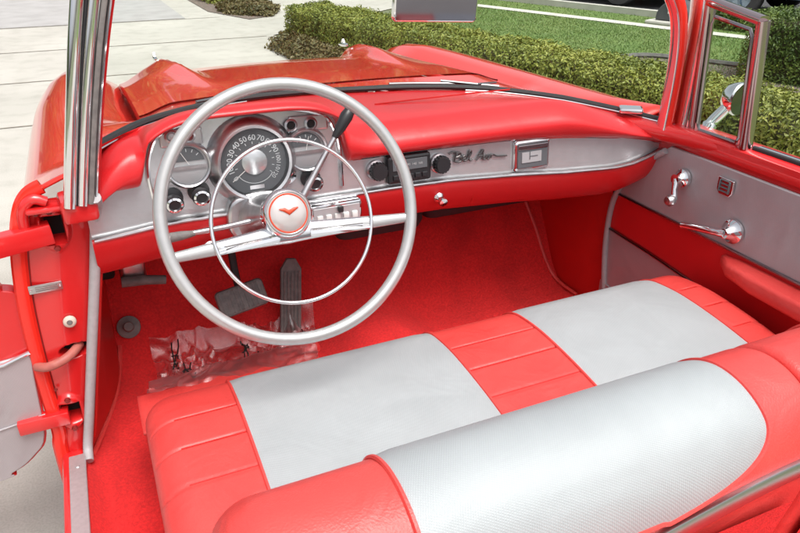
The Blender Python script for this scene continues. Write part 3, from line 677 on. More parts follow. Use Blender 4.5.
# radio with two knobs
rd = MB(); c_ = fp(-.008, .925)
rd.box(c_+FN*.008, (.108, .064, .022), 0, axes=(FX, FU, FN), bev=.006)
rd.box(c_+FN*.0195+FU*.010, (.086, .024, .003), 1, axes=(FX, FU, FN), bev=.001)
for k in range(5): rd.box(c_+FN*.020+FX*(-.036+.018*k)-FU*.017, (.014, .012, .006), 2, axes=(FX, FU, FN), bev=.002)
rd.text('55  70  90  140  160', .0075, c_+FN*.0215+FU*.010, FX, FU, 3)
rd.build('radio', [M['black'], M['gauge_dark'], M['black'], M['gauge_grey']], dash)
for kx, kz in ((-.085, .928), (.073, .923)):
    k_ = MB(); c_ = fp(kx, kz)
    k_.lathe([(.024, 0), (.023, .008), (.019, .010)], c_, FN, 28, 1); k_.lathe([(.019, .008), (.019, .026), (.017, .030), (.0, .030)], c_, FN, 20, 0)
    for j in range(16):
        a = j*math.pi/8; k_.box(c_+FN*.018+FX*.019*math.cos(a)+FU*.019*math.sin(a), (.003, .004, .015), 0, axes=(FX*math.cos(a)+FU*math.sin(a), FU*math.cos(a)-FX*math.sin(a), FN))
    k_.build('radio_knob', [M['black'], M['moulding']], dash)
# script emblem
s_ = MB(); X0, Z0 = .105, .922
def scr(pts, r=.0022):
    s_.tube(crom([fp(X0+px*.0100, Z0+pz*.0100-px*.0006, .005) for px, pz in pts], 5), r, 6)
scr([(-.6, 1.9), (.6, 2.3), (2.2, 2.1)], .0018)
scr([(1.3, 2.0), (1.0, .9), (.7, -.1)]); scr([(1.2, 1.9), (2.3, 2.0), (2.4, 1.4), (1.2, .95), (2.5, .9), (2.6, .1), (1.7, -.15), (.8, .05)])
scr([(2.9, .4), (3.8, .8), (3.7, 1.2), (3.1, 1.0), (3.1, .2), (3.7, .0), (4.4, .5), (5.3, 1.7), (5.2, 2.3), (4.8, 1.9), (4.6, .5), (5.0, 0), (5.6, .3)])
scr([(6.6, -.1), (7.3, .7), (8.3, 2.1), (8.6, 2.2), (8.4, 1.0), (8.5, .1), (9.1, .1)]); scr([(7.2, .95), (8.6, 1.0)])
scr([(9.1, .1), (9.6, 1.0), (9.6, .2), (10.0, .1), (10.5, 1.0), (10.6, .9), (10.6, .3), (10.9, 1.0), (11.6, .95), (12.4, .6), (15.2, .55)])
s_.build('script_emblem', M['script'], dash)
# clock in a chrome frame
k_ = MB(); c_ = fp(.325, .913)
k_.box(c_+FN*.004, (.102, .076, .014), 0, axes=(FX, FU, FN), bev=.008); k_.box(c_+FN*.0115, (.086, .060, .003), 1, axes=(FX, FU, FN), bev=.001)
k_.box(c_+FN*.0135+FX*-.004-FU*.004, (.056, .026, .002), 2, axes=(FX, FU, FN)); k_.box(c_+FN*.0135+FU*.021, (.086, .012, .004), 3, axes=(FX, FU, FN), bev=.002)
k_.box(c_+FN*.015+FX*-.010, (.002, .020, .001), 1, axes=(FX, FU, FN)); k_.box(c_+FN*.015+FX*.002-FU*.002, (.022, .002, .001), 1, axes=(FX, FU, FN))
k_.build('clock', [M['chrome'], M['gauge_dark'], M['gauge_grey'], M['moulding']], dash)
# heater control and small knob on the lower dash
h_ = MB(); c_ = V(-.194, Dy(-.194)-.022, .855)
h_.box(c_, (.120, .034, .052), 0, bev=.006, axes=(FX, V(0, 1, 0), V(0, 0, 1))); h_.box(c_+V(0, -.018, .001), (.106, .004, .034), 1)
for k in range(5): h_.box(c_+V(-.040+.020*k, -.022, -.006), (.013, .006, .018), 2, bev=.002)
h_.box(c_+V(.006, -.026, .014), (.012, .012, .014), 3, bev=.003)
h_.build('heater_control', [M['chrome'], M['gauge_grey'], M['white'], M['black']], dash)
MB().lathe([(.014, 0), (.012, .006), (.006, .010), (.006, .018), (.011, .022), (.010, .028), (0, .030)], V(.074, Dy(.074)-.004, .840), V(0, -1, -.2), 20).build('pull_knob', M['chrome'], dash)
MB().lathe([(.018, 0), (.017, .01), (.012, .014), (.008, .012), (.006, .02), (0, .02)], V(-.470, .262, .818), V(0, -1, .2), 20).build('cigar_lighter', M['chrome'], dash)
# glove box line on the right lower dash
gl = [V(.17, Dy(.17)-.0125, .866), V(.17, Dy(.17)+.004, .802)]
MB().tube(gl, .0015, 5).build('glove_box_seam', M['kick'], dash)

# ---- steering column, levers
SA = math.radians(23); SN = V(0, -math.cos(SA), math.sin(SA)); SU = V(1, 0, 0); SV = V(0, math.sin(SA), math.cos(SA)); SC0 = V(-.355, 0, .979)
col_ = MB().lathe([(.0, .02), (.034, .02), (.036, -.03), (.036, -.10), (.040, -.12), (.044, -.16), (.048, -.20), (.056, -.24), (.066, -.28)], SC0-SN*.045, SN, 36).build('steering_column', M['satin'], CAR)
MB().prism(crom([V(a, b_, 0) for a, b_ in [(-.060, .915), (0, .930), (.060, .915), (.072, .86), (.05, .825), (.0, .812), (-.05, .825), (-.072, .86)]], 5, True), lambda a, z, d: V(-.357+a, .262+d, z), -.012, .10).build('column_shroud', M['satin'], col_, bevel=.008)
gp = [V(-.315, .125, .935), V(-.285, .135, .975), V(-.245, .15, 1.025), V(-.212, .16, 1.066)]
lv = MB().tube(gp, [.0075, .007, .0055, .005], 10).build('gear_lever', M['satin'], col_)
MB().tube([V(-.222, .157, 1.054), V(-.208, .161, 1.071), V(-.192, .166, 1.091), V(-.182, .169, 1.103), V(-.178, .170, 1.108)], [.006, .011, .013, .010, .003], 12).build('gear_knob', M['black'], col_)
MB().tube([V(-.385, .18, .900), V(-.45, .185, .893), V(-.515, .19, .889)], .0055, 10).build('signal_lever', M['satin'], col_)
MB().tube([V(-.505, .189, .889), V(-.53, .19, .888), V(-.555, .19, .887), V(-.563, .19, .887)], [.0055, .009, .010, .004], 10).build('signal_knob', M['grey_rubber'], col_)

# ---- steering wheel
def wp_(a, r, n=0, dv=0): return SC0+SU*(math.cos(a)*r)+SV*(math.sin(a)*r+dv)+SN*n
sw = MB().tube([wp_(2*math.pi*k/96, .222) for k in range(96)], .0112, 14, closed=True, up=tuple(SN)).build('steering_wheel', M['wheel_paint'], CAR, ang=60)
for s in (-1, 1):
    a0 = math.radians(-11) if s > 0 else math.radians(191)
    pts = [SC0+SU*(s*.000)+SV*(-.040)+SN*-.004, SC0+SU*(s*.045)+SV*(-.040)+SN*-.004]
    e = wp_(a0, .226)
    mb = MB(); rows = []
    for k in range(13):
        f = k/12; q = SC0-SU*.008+SV*-.034; c_ = q.lerp(e, f)+SN*(-.034*(1-f)-.004); w = lerp(.021, .0085, f**.7); d = lerp(.013, .0085, f)
        dr = (e-q).normalized(); up = SN.cross(dr)*(1 if s > 0 else -1)
        rows.append([c_+up*(w*math.copysign(abs(math.cos(t_))**.7, math.cos(t_)))+SN*(d*math.copysign(abs(math.sin(t_))**.8, math.sin(t_))) for t_ in [2*math.pi*j/16 for j in range(16)]])
    half = rows[:8]; outer = rows[7:]
    MB().loft(half).build('spoke', M['chrome'], sw); MB().loft(outer).build('spoke_end', M['wheel_paint'], sw)
    c_ = SC0+SV*-.034-SN*.036; cc = c_.lerp(e, .16); dr = (e-c_).normalized()
    MB().tube([cc+SN*.012+dr*.0, cc+SN*.012+dr*.09], .0012, 5).build('spoke_groove', M['grey_rubber'], sw)
MB().tube([wp_(2*math.pi*k/80, .1430, -.006, -.016) for k in range(80)], .0036, 10, closed=True, up=tuple(SN)).build('horn_ring', M['chrome'], sw)
for s in (-1, 1):
    MB().tube([SC0+SU*s*.03+SV*-.040-SN*.024, SC0+SU*s*.09+SV*-.044-SN*.010, SC0+SU*s*.137+SV*-.048-SN*.006], [.008, .006, .004], 8).build('ring_arm', M['chrome'], sw)
HB = .026
HO = SC0-SU*.008
MB().lathe([(.028, -.04), (.040, -.03), (.0445, -.012), (.0445, .012), (.042, .019), (.0395, .021), (.038, .018)], HO-SN*HB, SN, 40).build('hub', M['chrome'], sw)
hc = MB().lathe([(.0385, .016), (.035, .020), (.022, .025), (.0, .027)], HO-SN*HB, SN, 40)
cap = hc.build('hub_cap', M['pearl'], sw)
em = MB(); ec = HO-SN*(HB-.0275)+SV*.004
em.tube([ec+SU*-.017+SV*.005, ec+SU*-.008+SV*.003, ec+SU*.0+SV*-.003, ec+SU*.010+SV*.002, ec+SU*.017+SV*.004], [.001, .0035, .0045, .003, .001], 8, up=tuple(SN), flat=.5)
em.build('hub_emblem', M['emblem_red'], sw)
MB().tube([wp_(2*math.pi*k/48, .0335, .0205-HB)-SU*.008 for k in range(48)], .0016, 6, closed=True, up=tuple(SN)).build('hub_ring', M['emblem_red'], sw)

# ---- floor, toe board, kick panels, firewall
def floor_z(x, y):
    hump = .07*math.exp(-(abs(x+.02)/.13)**2.5)
    z = interp([(-2.0, .345), (.50, .345), (.55, .358), (.59, .405), (.70, .62), (.72, .66)], y)
    return z+hump*(1-.4*sstep(.5, .7, y))+.05*(1-sstep(-.80, -.762, x))*(1-sstep(.18, .3, y))
cb = MB(); cx = np.linspace(-.803, .715, 92); cy = list(np.linspace(-1.9, .44, 20))+list(np.linspace(.47, .72, 18))
cb.grid([[(x, y, floor_z(x, y)) for x in cx] for y in cy]); carpet = cb.build('floor_carpet', M['carpet'], CAR, ang=60)
MB().tube(crom([(.600, .695, .615), (.625, .645, .515), (.640, .595, .420), (.655, .545, .365), (.668, .45, .350)], 6), .006, 6).build('carpet_binding', M['vinyl'], carpet)
MB().tube(crom([(-.690, .60, .43), (-.705, .55, .375), (-.725, .48, .352), (-.760, .36, .350), (-.785, .27, .36)], 6), .006, 6).build('carpet_binding', M['vinyl'], carpet)
kb = MB(); kb.grid([[(.705, .36, .34), (.705, .36, .9)], [(.690, .42, .34), (.690, .42, .9)], [(.668, .52, .34), (.664, .52, .92)], [(.66, .78, .34), (.655, .78, .95)]]); kb.build('kick_panel', M['kick'], CAR)
kb = MB(); kb.grid([[(-.787, .285, .36), (-.73, .285, .70), (-.680, .285, .90)], [(-.74, .42, .36), (-.715, .42, .70), (-.68, .40, .90)], [(-.70, .56, .36), (-.70, .56, .70), (-.69, .52, .92)], [(-.69, .80, .36), (-.69, .80, .70), (-.69, .62, .93)]], flip=True); kb.build('kick_panel', M['kick'], CAR)
MB().add([(-.72, .735, .34), (.70, .735, .34), (.70, .735, .93), (-.72, .735, .93)], [(0, 1, 2, 3)]).build('firewall', M['dark'], CAR, ang=0)
# under-dash clutter: ducts and wiring
du = MB(); du.box((.02, .60, .72), (.26, .20, .14), bev=.03); du.box((.36, .62, .70), (.38, .16, .10), bev=.03); du.build('heater_duct', M['rubber'], CAR)
wi = MB()
for k in range(5): wi.tube(crom([(-.60+.09*k, .42, .80), (-.52+.09*k, .46, .755-.01*k), (-.42+.09*k, .47, .765), (-.34+.09*k, .44, .80)], 5), .005, 6)
wi.build('wiring_loom', M['rubber'], CAR)
# pedals
bp = MB(); C_ = V(-.378, .50, .553); ax = (V(.985, .02, .17).normalized(), V(-.14, .5, .85).normalized(), None); ax = (ax[0], (ax[1]-ax[0]*ax[1].dot(ax[0])).normalized()); Zp = ax[0].cross(ax[1])
bp.box(C_, (.128, .072, .022), axes=(ax[0], ax[1], Zp), bev=.012)
for k in range(9): bp.box(C_+Zp*.0115+ax[0]*(-.05+.0125*k), (.005, .060, .004), axes=(ax[0], ax[1], Zp))
pd = bp.build('brake_pedal', M['grey_rubber'], CAR)
MB().tube(crom([C_-Zp*.01, C_+V(.0, .06, .05), C_+V(0, .09, .16), C_+V(0, .10, .26)], 5), .010, 8).build('pedal_arm', M['rubber'], pd)
ap = MB(); a0, a1 = V(-.250, .545, .372), V(-.218, .600, .585); ay = (a1-a0).normalized(); axx = V(1, 0, 0); axx = (axx-ay*axx.dot(ay)).normalized(); az = axx.cross(ay); L_ = (a1-a0).length
ap.prism([(-.029, 0), (.029, 0), (.029, L_*.90), (.012, L_*1.03), (-.012, L_*1.03), (-.029, L_*.90)], lambda a, b_, d: a0+axx*a+ay*b_+az*d, -.0, .014)
for k in range(5): ap.box(a0+ay*L_*.45+axx*(-.02+.01*k)+az*.016, (.004, L_*.85, .004), axes=(axx, ay, az))
ap.build('accelerator_pedal', M['grey_rubber'], CAR, bevel=.004)
pk = MB(); pk.tube([(-.655, .50, .660), (-.60, .50, .655), (-.555, .50, .646)], [.013, .012, .011], 12); pk.build('parking_brake_handle', M['grey_rubber'], CAR)
MB().box((-.625, .54, .70), (.06, .07, .10), bev=.012).build('brake_bracket', M['satin'], CAR); MB().box((-.70, .55, .70), (.07, .06, .08), bev=.01).build('vent_control', M['dark'], CAR)
tz = V(0, -.85, .53)
MB().lathe([(.030, 0), (.029, .004), (.014, .008), (.013, .028), (.011, .032), (0, .033)], V(-.660, .608, .475), tz, 24).build('dimmer_switch', M['grey_rubber'], CAR)

# ---- left door jamb (hinge pillar)
OUT = [(-.742, 1.000), (-.775, .985), (-.797, .95), (-.815, .88), (-.828, .78), (-.833, .68), (-.834, .56), (-.832, .45), (-.838, .40), (-.838, .20)]
INN = [(-.672, .965), (-.690, .87), (-.712, .76), (-.735, .65), (-.757, .55), (-.777, .45), (-.790, .38), (-.792, .20)]
Oc, Ic = crom([V(a, 0, b_) for a, b_ in OUT], 6), crom([V(a, 0, b_) for a, b_ in INN], 6)
zs = np.linspace(.20, .985, 70)
def xo(z): return interp(sorted((p_.z, p_.x) for p_ in Oc), z)
def xi(z): return interp(sorted((p_.z, p_.x) for p_ in Ic), z)
YJ = .275
POCK = [(-.752, .912, .017, .026), (-.803, .495, .017, .022)]      # hinge pockets (x, z, half w, half h)
CABLE = (-.767, .640, .026, .014)
def jamb_y(x, z):
    y = YJ+.01*math.sin((x-xo(z))/(xi(z)-xo(z)+1e-6)*math.pi)*-1
    for px, pz, hw, hh in POCK:
        d = max((abs(x-px)-hw)/.004, (abs(z-pz)-hh)/.004); y += .055*(1-sstep(-1, 1, d))
        rr = math.hypot((x-px)/.032, (z-pz)/.050); y -= .010*(1-sstep(.75, 1.0, rr))
    d = (math.hypot((x-CABLE[0])/CABLE[2], (z-CABLE[1])/CABLE[3])-1)*4; y += .05*(1-sstep(-1, 1, d))
    return y
jm = MB(); rows = []
for z in np.linspace(.20, .968, 260):
    a, b_ = xo(z), xi(z); rows.append([V(lerp(a, b_, k/90), jamb_y(lerp(a, b_, k/90), z), z) for k in range(91)])
jm.grid(rows)
jamb = jm.build('door_jamb', M['jamb'], CAR, ang=70)
# near-black plates put the shade inside the hinge pockets and cable hole
for px, pz, hw, hh in POCK: MB().box((px, YJ+.026, pz), (hw*2.0, .004, hh*2.0)).build('pocket_shade', M['dark'], jamb)
MB().box((CABLE[0], YJ+.024, CABLE[1]), (CABLE[2]*1.8, .004, CABLE[3]*1.8)).build('hole_shade', M['dark'], jamb)
# top cap below the screen pillar and fender-side cap
MB().box((-.700, .235, .962), (.062, .075, .045), bev=.008, axes=(V(.99, .1, .0).normalized(), V(-.1, .99, 0).normalized(), V(0, 0, 1))).build('pillar_foot', M['jamb'], jamb)
MB().tube(crom([V(p_.x-.004, .268, p_.z) for p_ in Oc[2:]], 1), .009, 8, flat=1.6).build('fender_flange', M['paint'], jamb)
MB().tube([V(p_.x+.010, .272, p_.z) for p_ in Oc[6:-6]], .0035, 6).build('jamb_groove_line', M['dark_red'], jamb)  # dark red tube paints in the dark groove of the gap beside the flange
MB().box((-.742, .268, .958), (.095, .060, .010), bev=.004).build('jamb_cap', M['jamb'], jamb)
# raised hump beside the upper hinge
MB().tube(crom([(-.800, .262, .90), (-.795, .258, .955), (-.775, .256, .978), (-.752, .256, .970)], 5), [.010]*16, 10).build('hinge_cover', M['jamb'], jamb)
for (px, pz, hw, hh), e in zip(POCK, ((-1.02, .225, .888), (-.905, .262, .490))):
    st_ = V(px-.004, .262, pz-.004); d = (V(*e)-st_); L_ = d.length; d.normalize(); up = V(0, 0, 1); sd_ = d.cross(up).normalized(); up = sd_.cross(d)
    hg = MB().box(st_+d*(L_/2), (L_, .030, .040 if pz > .7 else .030), axes=(d, sd_, up), bev=.002).build('hinge', M['jamb'], jamb)
for (px, pz, hw, hh) in POCK:
    for dx, dz in ((.0, .038), (.0, -.036)):
        bo = MB().lathe([(.0065, 0), (.0065, .002), (.0050, .004), (.0050, .006), (0, .0065)], (px+dx, jamb_y(px+dx, pz+dz)-.0005, pz+dz), (0, -1, .05), 6).build('hinge_bolt', M['dark_red'], jamb)
MB().tube(crom([(-.757, .285, .643), (-.775, .255, .640), (-.798, .243, .634), (-.822, .245, .628), (-.842, .262, .624)], 6), .0095, 10).build('check_cable', M['brown'], jamb)
pl = MB(); pl.box((-.790, .262, .795), (.060, .003, .018), 0, bev=.001)
for k in range(3): pl.box((-.788, .2598, .799-.004*k), (.040, .0008, .0012), 1)
for s in (-1, 1): pl.lathe([(.0025, 0), (.0015, .002), (0, .002)], (-.790+s*.026, .2605, .795), (0, -1, 0), 10, 2)
pl.build('data_plate', [M['satin'], M['grey_rubber'], M['chrome']], jamb)
bt = MB(); bt.lathe([(.0125, 0), (.0125, .004), (.010, .007), (.0055, .008)], (-.763, .262, .712), (0, -1, .1), 24, 0); bt.lathe([(.0052, .0), (.0048, .0088), (0, .0090)], (-.763, .262, .712), (0, -1, .1), 16, 1)
bt.build('courtesy_switch', [M['cream'], M['grey_rubber']], jamb)
for px, pz in ((-.775, .945), (-.765, .968), (-.82, .56)): MB().lathe([(.004, 0), (.003, .003), (0, .003)], (px, .262, pz), (0, -1, 0), 10).build('screw', M['dark_red'], jamb)
# weatherstrip from the pillar foot down to the sill
MB().tube(crom([(-.668, .20, .985), (-.668, .235, .960), (-.674, .262, .930), (-.700, .262, .800), (-.735, .262, .640), (-.772, .262, .470), (-.787, .255, .405), (-.790, .225, .385)], 7), .0105, 10).build('weatherstrip', M['weather'], CAR)
MB().tube(crom([(-.660, .27, .93), (-.688, .275, .80), (-.722, .275, .640), (-.758, .275, .470), (-.772, .275, .41)], 6), .004, 6).build('windlace', M['kick'], CAR)
# sill
rk = MB().box((-.818, -.82, .290), (.050, 2.18, .205), bev=.010).build('rocker', M['jamb'], CAR)
sp_ = MB().box((-.811, -.83, .3955), (.034, 2.14, .006), bev=.002)
for k in range(8): sp_.lathe([(.005, 0), (.003, .002), (0, .002)], (-.811, .20-.27*k, .3985), (0, 0, 1), 12)
sp_.build('sill_plate', M['sill'], rk)

# ---- driver's door standing open
dd = V(-1, -.06, 0).normalized(); dn = V(dd.y, -dd.x, 0)*-1; dn = V(-.06, 1, 0).normalized()*-1   # dn faces the rear
D0 = V(-.838, .272, 0)
def dp(u, z, d): return D0+dd*u+dn*d+V(0, 0, z)
outl = crom([(1.1, .36, 0), (.20, .36, 0), (.10, .375, 0), (.05, .405, 0), (.022, .45, 0), (.010, .60, 0), (-.002, .72, 0), (-.004, .765, 0), (.006, .79, 0), (.028, .80, 0)], 4)
poly = [(p_.x, p_.y) for p_ in outl]+[(.045, .86), (.11, .94), (1.1, .95)]
door_l = MB().prism(poly, dp, -.035, 0).build('driver_door', M['jamb'], CAR, ang=30, bevel=.006)
low_ = [(p_.x+.004, p_.y+.004) for p_ in outl if p_.y < .655]+[(.012, .655), (1.1, .585)]
MB().prism(low_, dp, .0, .007).build('door_panel', M['panel_silver'], door_l, bevel=.003)
MB().tube([dp(.010, .660, .009), dp(.06, .645, .009), (dp(1.09, .585, .009))], .0045, 8).build('panel_moulding', M['chrome'], door_l)
MB().tube([dp(.014, .505, .009), dp(.3, .475, .009), dp(1.09, .42, .009)], .002, 6).build('panel_seam', M['weather'], door_l)
MB().tube(crom([dp(.03, .83, .0), dp(.06, .86, .0), dp(.10, .90, 0), dp(.16, .95, 0)], 5), .012, 8).build('door_seal', M['rubber'], door_l)
MB().tube(crom([dp(.045, .835, .012), dp(.08, .85, .012), dp(.16, .86, .012)], 5), .010, 8).build('vent_trim', M['chrome'], door_l)

# ---- passenger door
WS = [(.692, .345, .32), (.688, .352, .413), (.687, .372, .555), (.687, .370, .684), (.687, .336, .767), (.686, .268, .844), (.684, .20, .898)]
XD = .70; YR = -1.15
rd_ = MB()
sec = [(.700, .30), (.700, .905), (.694, .925), (.697, .945), (.712, .957), (.74, .960), (.79, .955), (.815, .93), (.83, .85), (.835, .7), (.835, .3)]
sec = crom([V(a, 0, b_) for a, b_ in sec], 3)
rd_.loft([[V(p_.x, y, p_.z) for p_ in sec] for y in np.linspace(YR, .355, 12)]); door_r = rd_.build('passenger_door', M['jamb'], CAR, ang=50)
# belt cap that runs on round the screen pillar foot to the dash end
bl = [(.730, .02, .940), (.716, .10, .942), (.696, .17, .944), (.674, .225, .944), (.640, .295, .948), (.60, .37, .953)]
MB().tube(crom(bl, 6), [.029]*31, 14, flat=.8).build('belt_corner', M['jamb'], CAR)
def dpan(name, poly, m, t=.010, par=door_r, bev=.003):
    return MB().prism(poly, lambda y, z, d: V(XD-d, y, z), .0, t).build(name, m, par, bevel=bev)
def stt(y): return .726
def stb(y): return interp([(-1.2, .30), (-.6, .40), (-.30, .505), (-.14, .562), (.02, .592), (.2, .606), (.39, .613)], y)
ysd = list(np.linspace(.372, YR, 30))
dpan('upper_panel', [(.372, .728), (YR, .728), (YR, .912), (.19, .912), (.262, .855), (.33, .782), (.366, .735)], M['panel_silver'])
dpan('red_panel', [(y, stb(y)+.002) for y in ysd]+[(YR, .724), (.372, .724)], M['panel_red'], .008)
dpan('lower_panel', [(y, stb(y)-.002) for y in ysd]+[(YR, .24), (.372, .40)] if False else [(y, max(.31, stb(y)-.002)) for y in ysd]+[(YR, .30), (.372, .30)], M['panel_silver'], .010)
MB().tube([(XD-.011, y, .726) for y in (.372, YR)], .004, 8).build('panel_moulding', M['moulding'], door_r)
MB().tube([(XD-.011, y, stb(y)) for y in ysd], .0045, 8).build('panel_moulding', M['moulding'], door_r)
MB().prism([(.372, .30), (-.3, .30), (-.1, .37), (.372, .44)], lambda y, z, d: V(XD-d, y, z), .010, .014).build('kick_strip', M['panel_silver'], door_r)
ar = MB(); rows = []
for y, k, zt_, zb_ in ((-.028, .10, .700, .690), (-.040, .35, .706, .684), (-.085, .85, .710, .678), (-.16, 1, .711, .672), (-.42, 1, .711, .668), (-.66, .9, .705, .670), (-.70, .3, .700, .680)):
    o_ = .062*k; rd = min(.008, (zt_-zb_)*.3)
    rows.append([V(XD, y, zb_)]+[V(XD-o_+rd*(1-c_), y, zb_+rd*(1-s_)) for c_, s_ in ((0, 1), )]+[V(XD-o_*.9, y, zb_), V(XD-o_, y, zb_+rd), V(XD-o_, y, zt_-rd), V(XD-o_+rd*.6, y, zt_-rd*.2), V(XD-o_*.80, y, zt_), V(XD, y, zt_+.003)])
ar.loft(rows); ar.build('armrest', M['vinyl'], door_r, ang=60)
# remote door handle (long lever), window/vent crank, crest
hx = XD-.012
hd = MB().lathe([(.030, 0), (.029, .006), (.020, .012), (.015, .026), (.012, .032), (0, .034)], (hx, -.05, .773), (-1, 0, 0), 28, 0)
hd.tube(crom([(hx-.026, -.050, .773), (hx-.032, -.02, .768), (hx-.030, .03, .757), (hx-.030, .078, .746)], 6), [.014]*4+[.0125]*8+[.012]*5+[.013, .008], 12, flat=.75); hd.build('door_handle', M['chrome'], door_r)
ck = MB().lathe([(.024, 0), (.023, .008), (.016, .014), (.013, .030), (0, .032)], (hx, .128, .848), (-1, 0, 0), 28, 0)
ck.tube([(hx-.024, .128, .848), (hx-.032, .121, .825), (hx-.034, .113, .800)], [.010, .007, .009], 10)
ck.lathe([(.004, 0), (.014, .006), (.015, .016), (.010, .024), (0, .025)], (hx-.034, .113, .800), (-1, 0, 0), 16, 1)
ck.build('vent_crank', [M['chrome'], M['satin']], door_r)
cr = MB(); yz = lambda y, z, d: V(hx-d, y, z)
cr.prism([(.020, .890), (-.026, .889), (-.027, .858), (-.020, .849), (.010, .849), (.019, .858)], yz, 0, .006, 0)
for k in range(4): cr.box((hx-.007, -.002, .858+.009*k), (.003, .030-.002*k, .0035), 1)
for y in (-.016, .011): cr.box((hx-.0075, y, .870), (.003, .004, .030), 1)
cr.build('door_crest', [M['chrome'], M['gauge_dark']], door_r, bevel=.0015)
# vent window
def bar(a, b_, w, d, nm, m, par): return sweep_bar([a, V(*a).lerp(V(*b_), .33), V(*a).lerp(V(*b_), .66), b_], w, d, (0, 1, 0), nm, m, par)
F0, F1, R0, R1 = (.722, .158, .950), (.706, .165, 1.262), (.722, -.004, .950), (.704, .010, 1.238)
vw = bar(F0, F1, .020, .028, 'vent_window', M['vent_chrome'], door_r)
bar(R0, R1, .024, .028, 'vent_frame', M['vent_chrome'], door_r)
sweep_bar([F1, V(*F1).lerp(V(*R1), .5), R1], .022, .030, (0, 0, 1), 'vent_frame', M['vent_chrome'], door_r)
sweep_bar([F0, V(*F0).lerp(V(*R0), .5), R0], .016, .026, (0, 0, 1), 'vent_frame', M['vent_chrome'], door_r)
inn = [V(.716, .142, .966), V(.703, .147, 1.232), V(.702, .030, 1.216), V(.716, .014, .966)]
MB().tube([inn[i].lerp(inn[(i+1) % 4], f) for i in range(4) for f in (.06, .5, .94)], .0045, 6, closed=True).build('vent_seal', M['moulding'], door_r)
MB().prism([(0, 0), (0, 1), (1, 1), (1, 0)], lambda a, b_, d: inn[0].lerp(inn[3], a).lerp(inn[1].lerp(inn[2], a), b_)+V(d, 0, 0), -.0015, .0015).build('vent_glass', M['glass'], door_r)
sweep_bar([(.748, -.02, .958), (.748, -.4, .958), (.748, YR, .958)], .022, .012, (1, 0, 0), 'belt_moulding', M['chrome'], door_r)
sweep_bar([(.728, -.02, .962), (.728, -.4, .962), (.728, YR, .962)], .010, .012, (1, 0, 0), 'window_seal', M['rubber'], door_r)
MB().tube(crom(WS, 6), .0085, 10).build('weatherstrip', M['weather'], CAR)
# outside mirror on the passenger door
om = empty('side_mirror'); om.parent = door_r
mr = MB().tube(crom([(.800, .185, .945), (.812, .185, .965), (.835, .175, .995), (.850, .170, 1.015)], 5), [.020]*4+[.015]*8+[.013]*4, 14)
mr.lathe([(.0, .042), (.017, .039), (.034, .025), (.041, .006), (.042, -.004), (.039, -.008)], (.862, .165, 1.022), (-.15, 1, .05), 32)
bpy.data.objects.remove(om)
mr.build('side_mirror', M['chrome'], door_r)
MB().lathe([(.039, 0), (.0, .0005)], (.863, .156, 1.0215), (.15, -1, -.05), 32).build('side_mirror_glass', M['mirror_dark'], door_r)

# ---- rear-view mirror on its stalk from the header
rm = MB(); axm = (V(.985, -.16, -.04).normalized(), V(0, -.085, .98).normalized()); axm = (axm[0], (axm[1]-axm[0]*axm[1].dot(axm[0])).normalized()); zz = axm[0].cross(axm[1])
MC = V(.064, .300, 1.268)
rm.box(MC, (.190, .066, .022), axes=(axm[0], axm[1], zz), bev=.010); rmo = rm.build('rear_view_mirror', M['chrome'], CAR)
MB().box(MC+zz*.0115, (.178, .055, .003), axes=(axm[0], axm[1], zz), bev=.001).build('mirror_glass', M['mirror_dark'], rmo)
MB().tube(crom([MC-zz*.01, MC+V(0, .03, .03), V(.04, .315, 1.35)], 5), .007, 8).build('mirror_stalk', M['chrome'], rmo)

# ---- front seat: cushion
CP = [(.05, .36), (.072, .44), (.090, .52), (.092, .565), (.078, .602), (.045, .626), (0, .637), (-.08, .642), (-.2, .634), (-.35, .612), (-.48, .590), (-.53, .565), (-.54, .48), (-.54, .36)]
def offset_prof(P2, d):
    out = []; n = len(P2)
    for i, p_ in enumerate(P2):
        t_ = (P2[min(n-1, i+1)]-P2[max(0, i-1)]).normalized(); nrm = V(t_.z*-1, 0, t_.y) if False else V(0, t_.z, -t_.y)
        out.append(p_+nrm*d)
    return out
def prof3(pp, n=10): return crom([V(0, a, b_) for a, b_ in pp], n)
def upholst(name, PP, x0, x1, rad, m, par, notch=(), rad1=None, sub=10):
    """padded block swept along x with rounded ends; notch = list of (arc position index range) pleats"""
    base = prof3(PP, sub); n = len(base); cy = sum(p_.y for p_ in base)/n; cz = sum(p_.z for p_ in base)/n
    K = 9
    left = [(x0+rad*(1-math.cos(math.pi/2*k/K)) , math.sin(math.pi/2*k/K)) for k in range(K+1)]
    rad1 = rad1 or rad
    stations = [(x, s_, rad) for x, s_ in left]+[(lerp(x0+rad, x1-rad1, k/60), 1, rad) for k in range(1, 60)]+[(x1-(x-x0)*rad1/rad, s_, rad1) for x, s_ in reversed(left)]
    mb = MB(); rows = []
    for x, s_, rk_ in stations:
        ins = rk_*.9*(1-s_); row = []
        op = offset_prof(base, -ins)
        for i, p_ in enumerate(op):
            q = p_.copy()
            for yn, ext in notch:
                if q.z > .5 and any(a <= x <= b_ for a, b_ in ext):
                    q.z -= .0042*math.exp(-((p_.y-yn)/.0022)**2)
            row.append(V(x, q.y, max(q.z, min(p_.z, .355))))
        rows.append(row)
    mb.loft(rows); return mb.build(name, m, par, ang=60)
REDX = [(-.67, -.498), (-.062, .148), (.548, .68)]
seat = upholst('front_seat', CP, -.662, .662, .055, M['vinyl'], CAR, [(-.045, REDX), (-.125, REDX), (-.21, REDX)], sub=34)
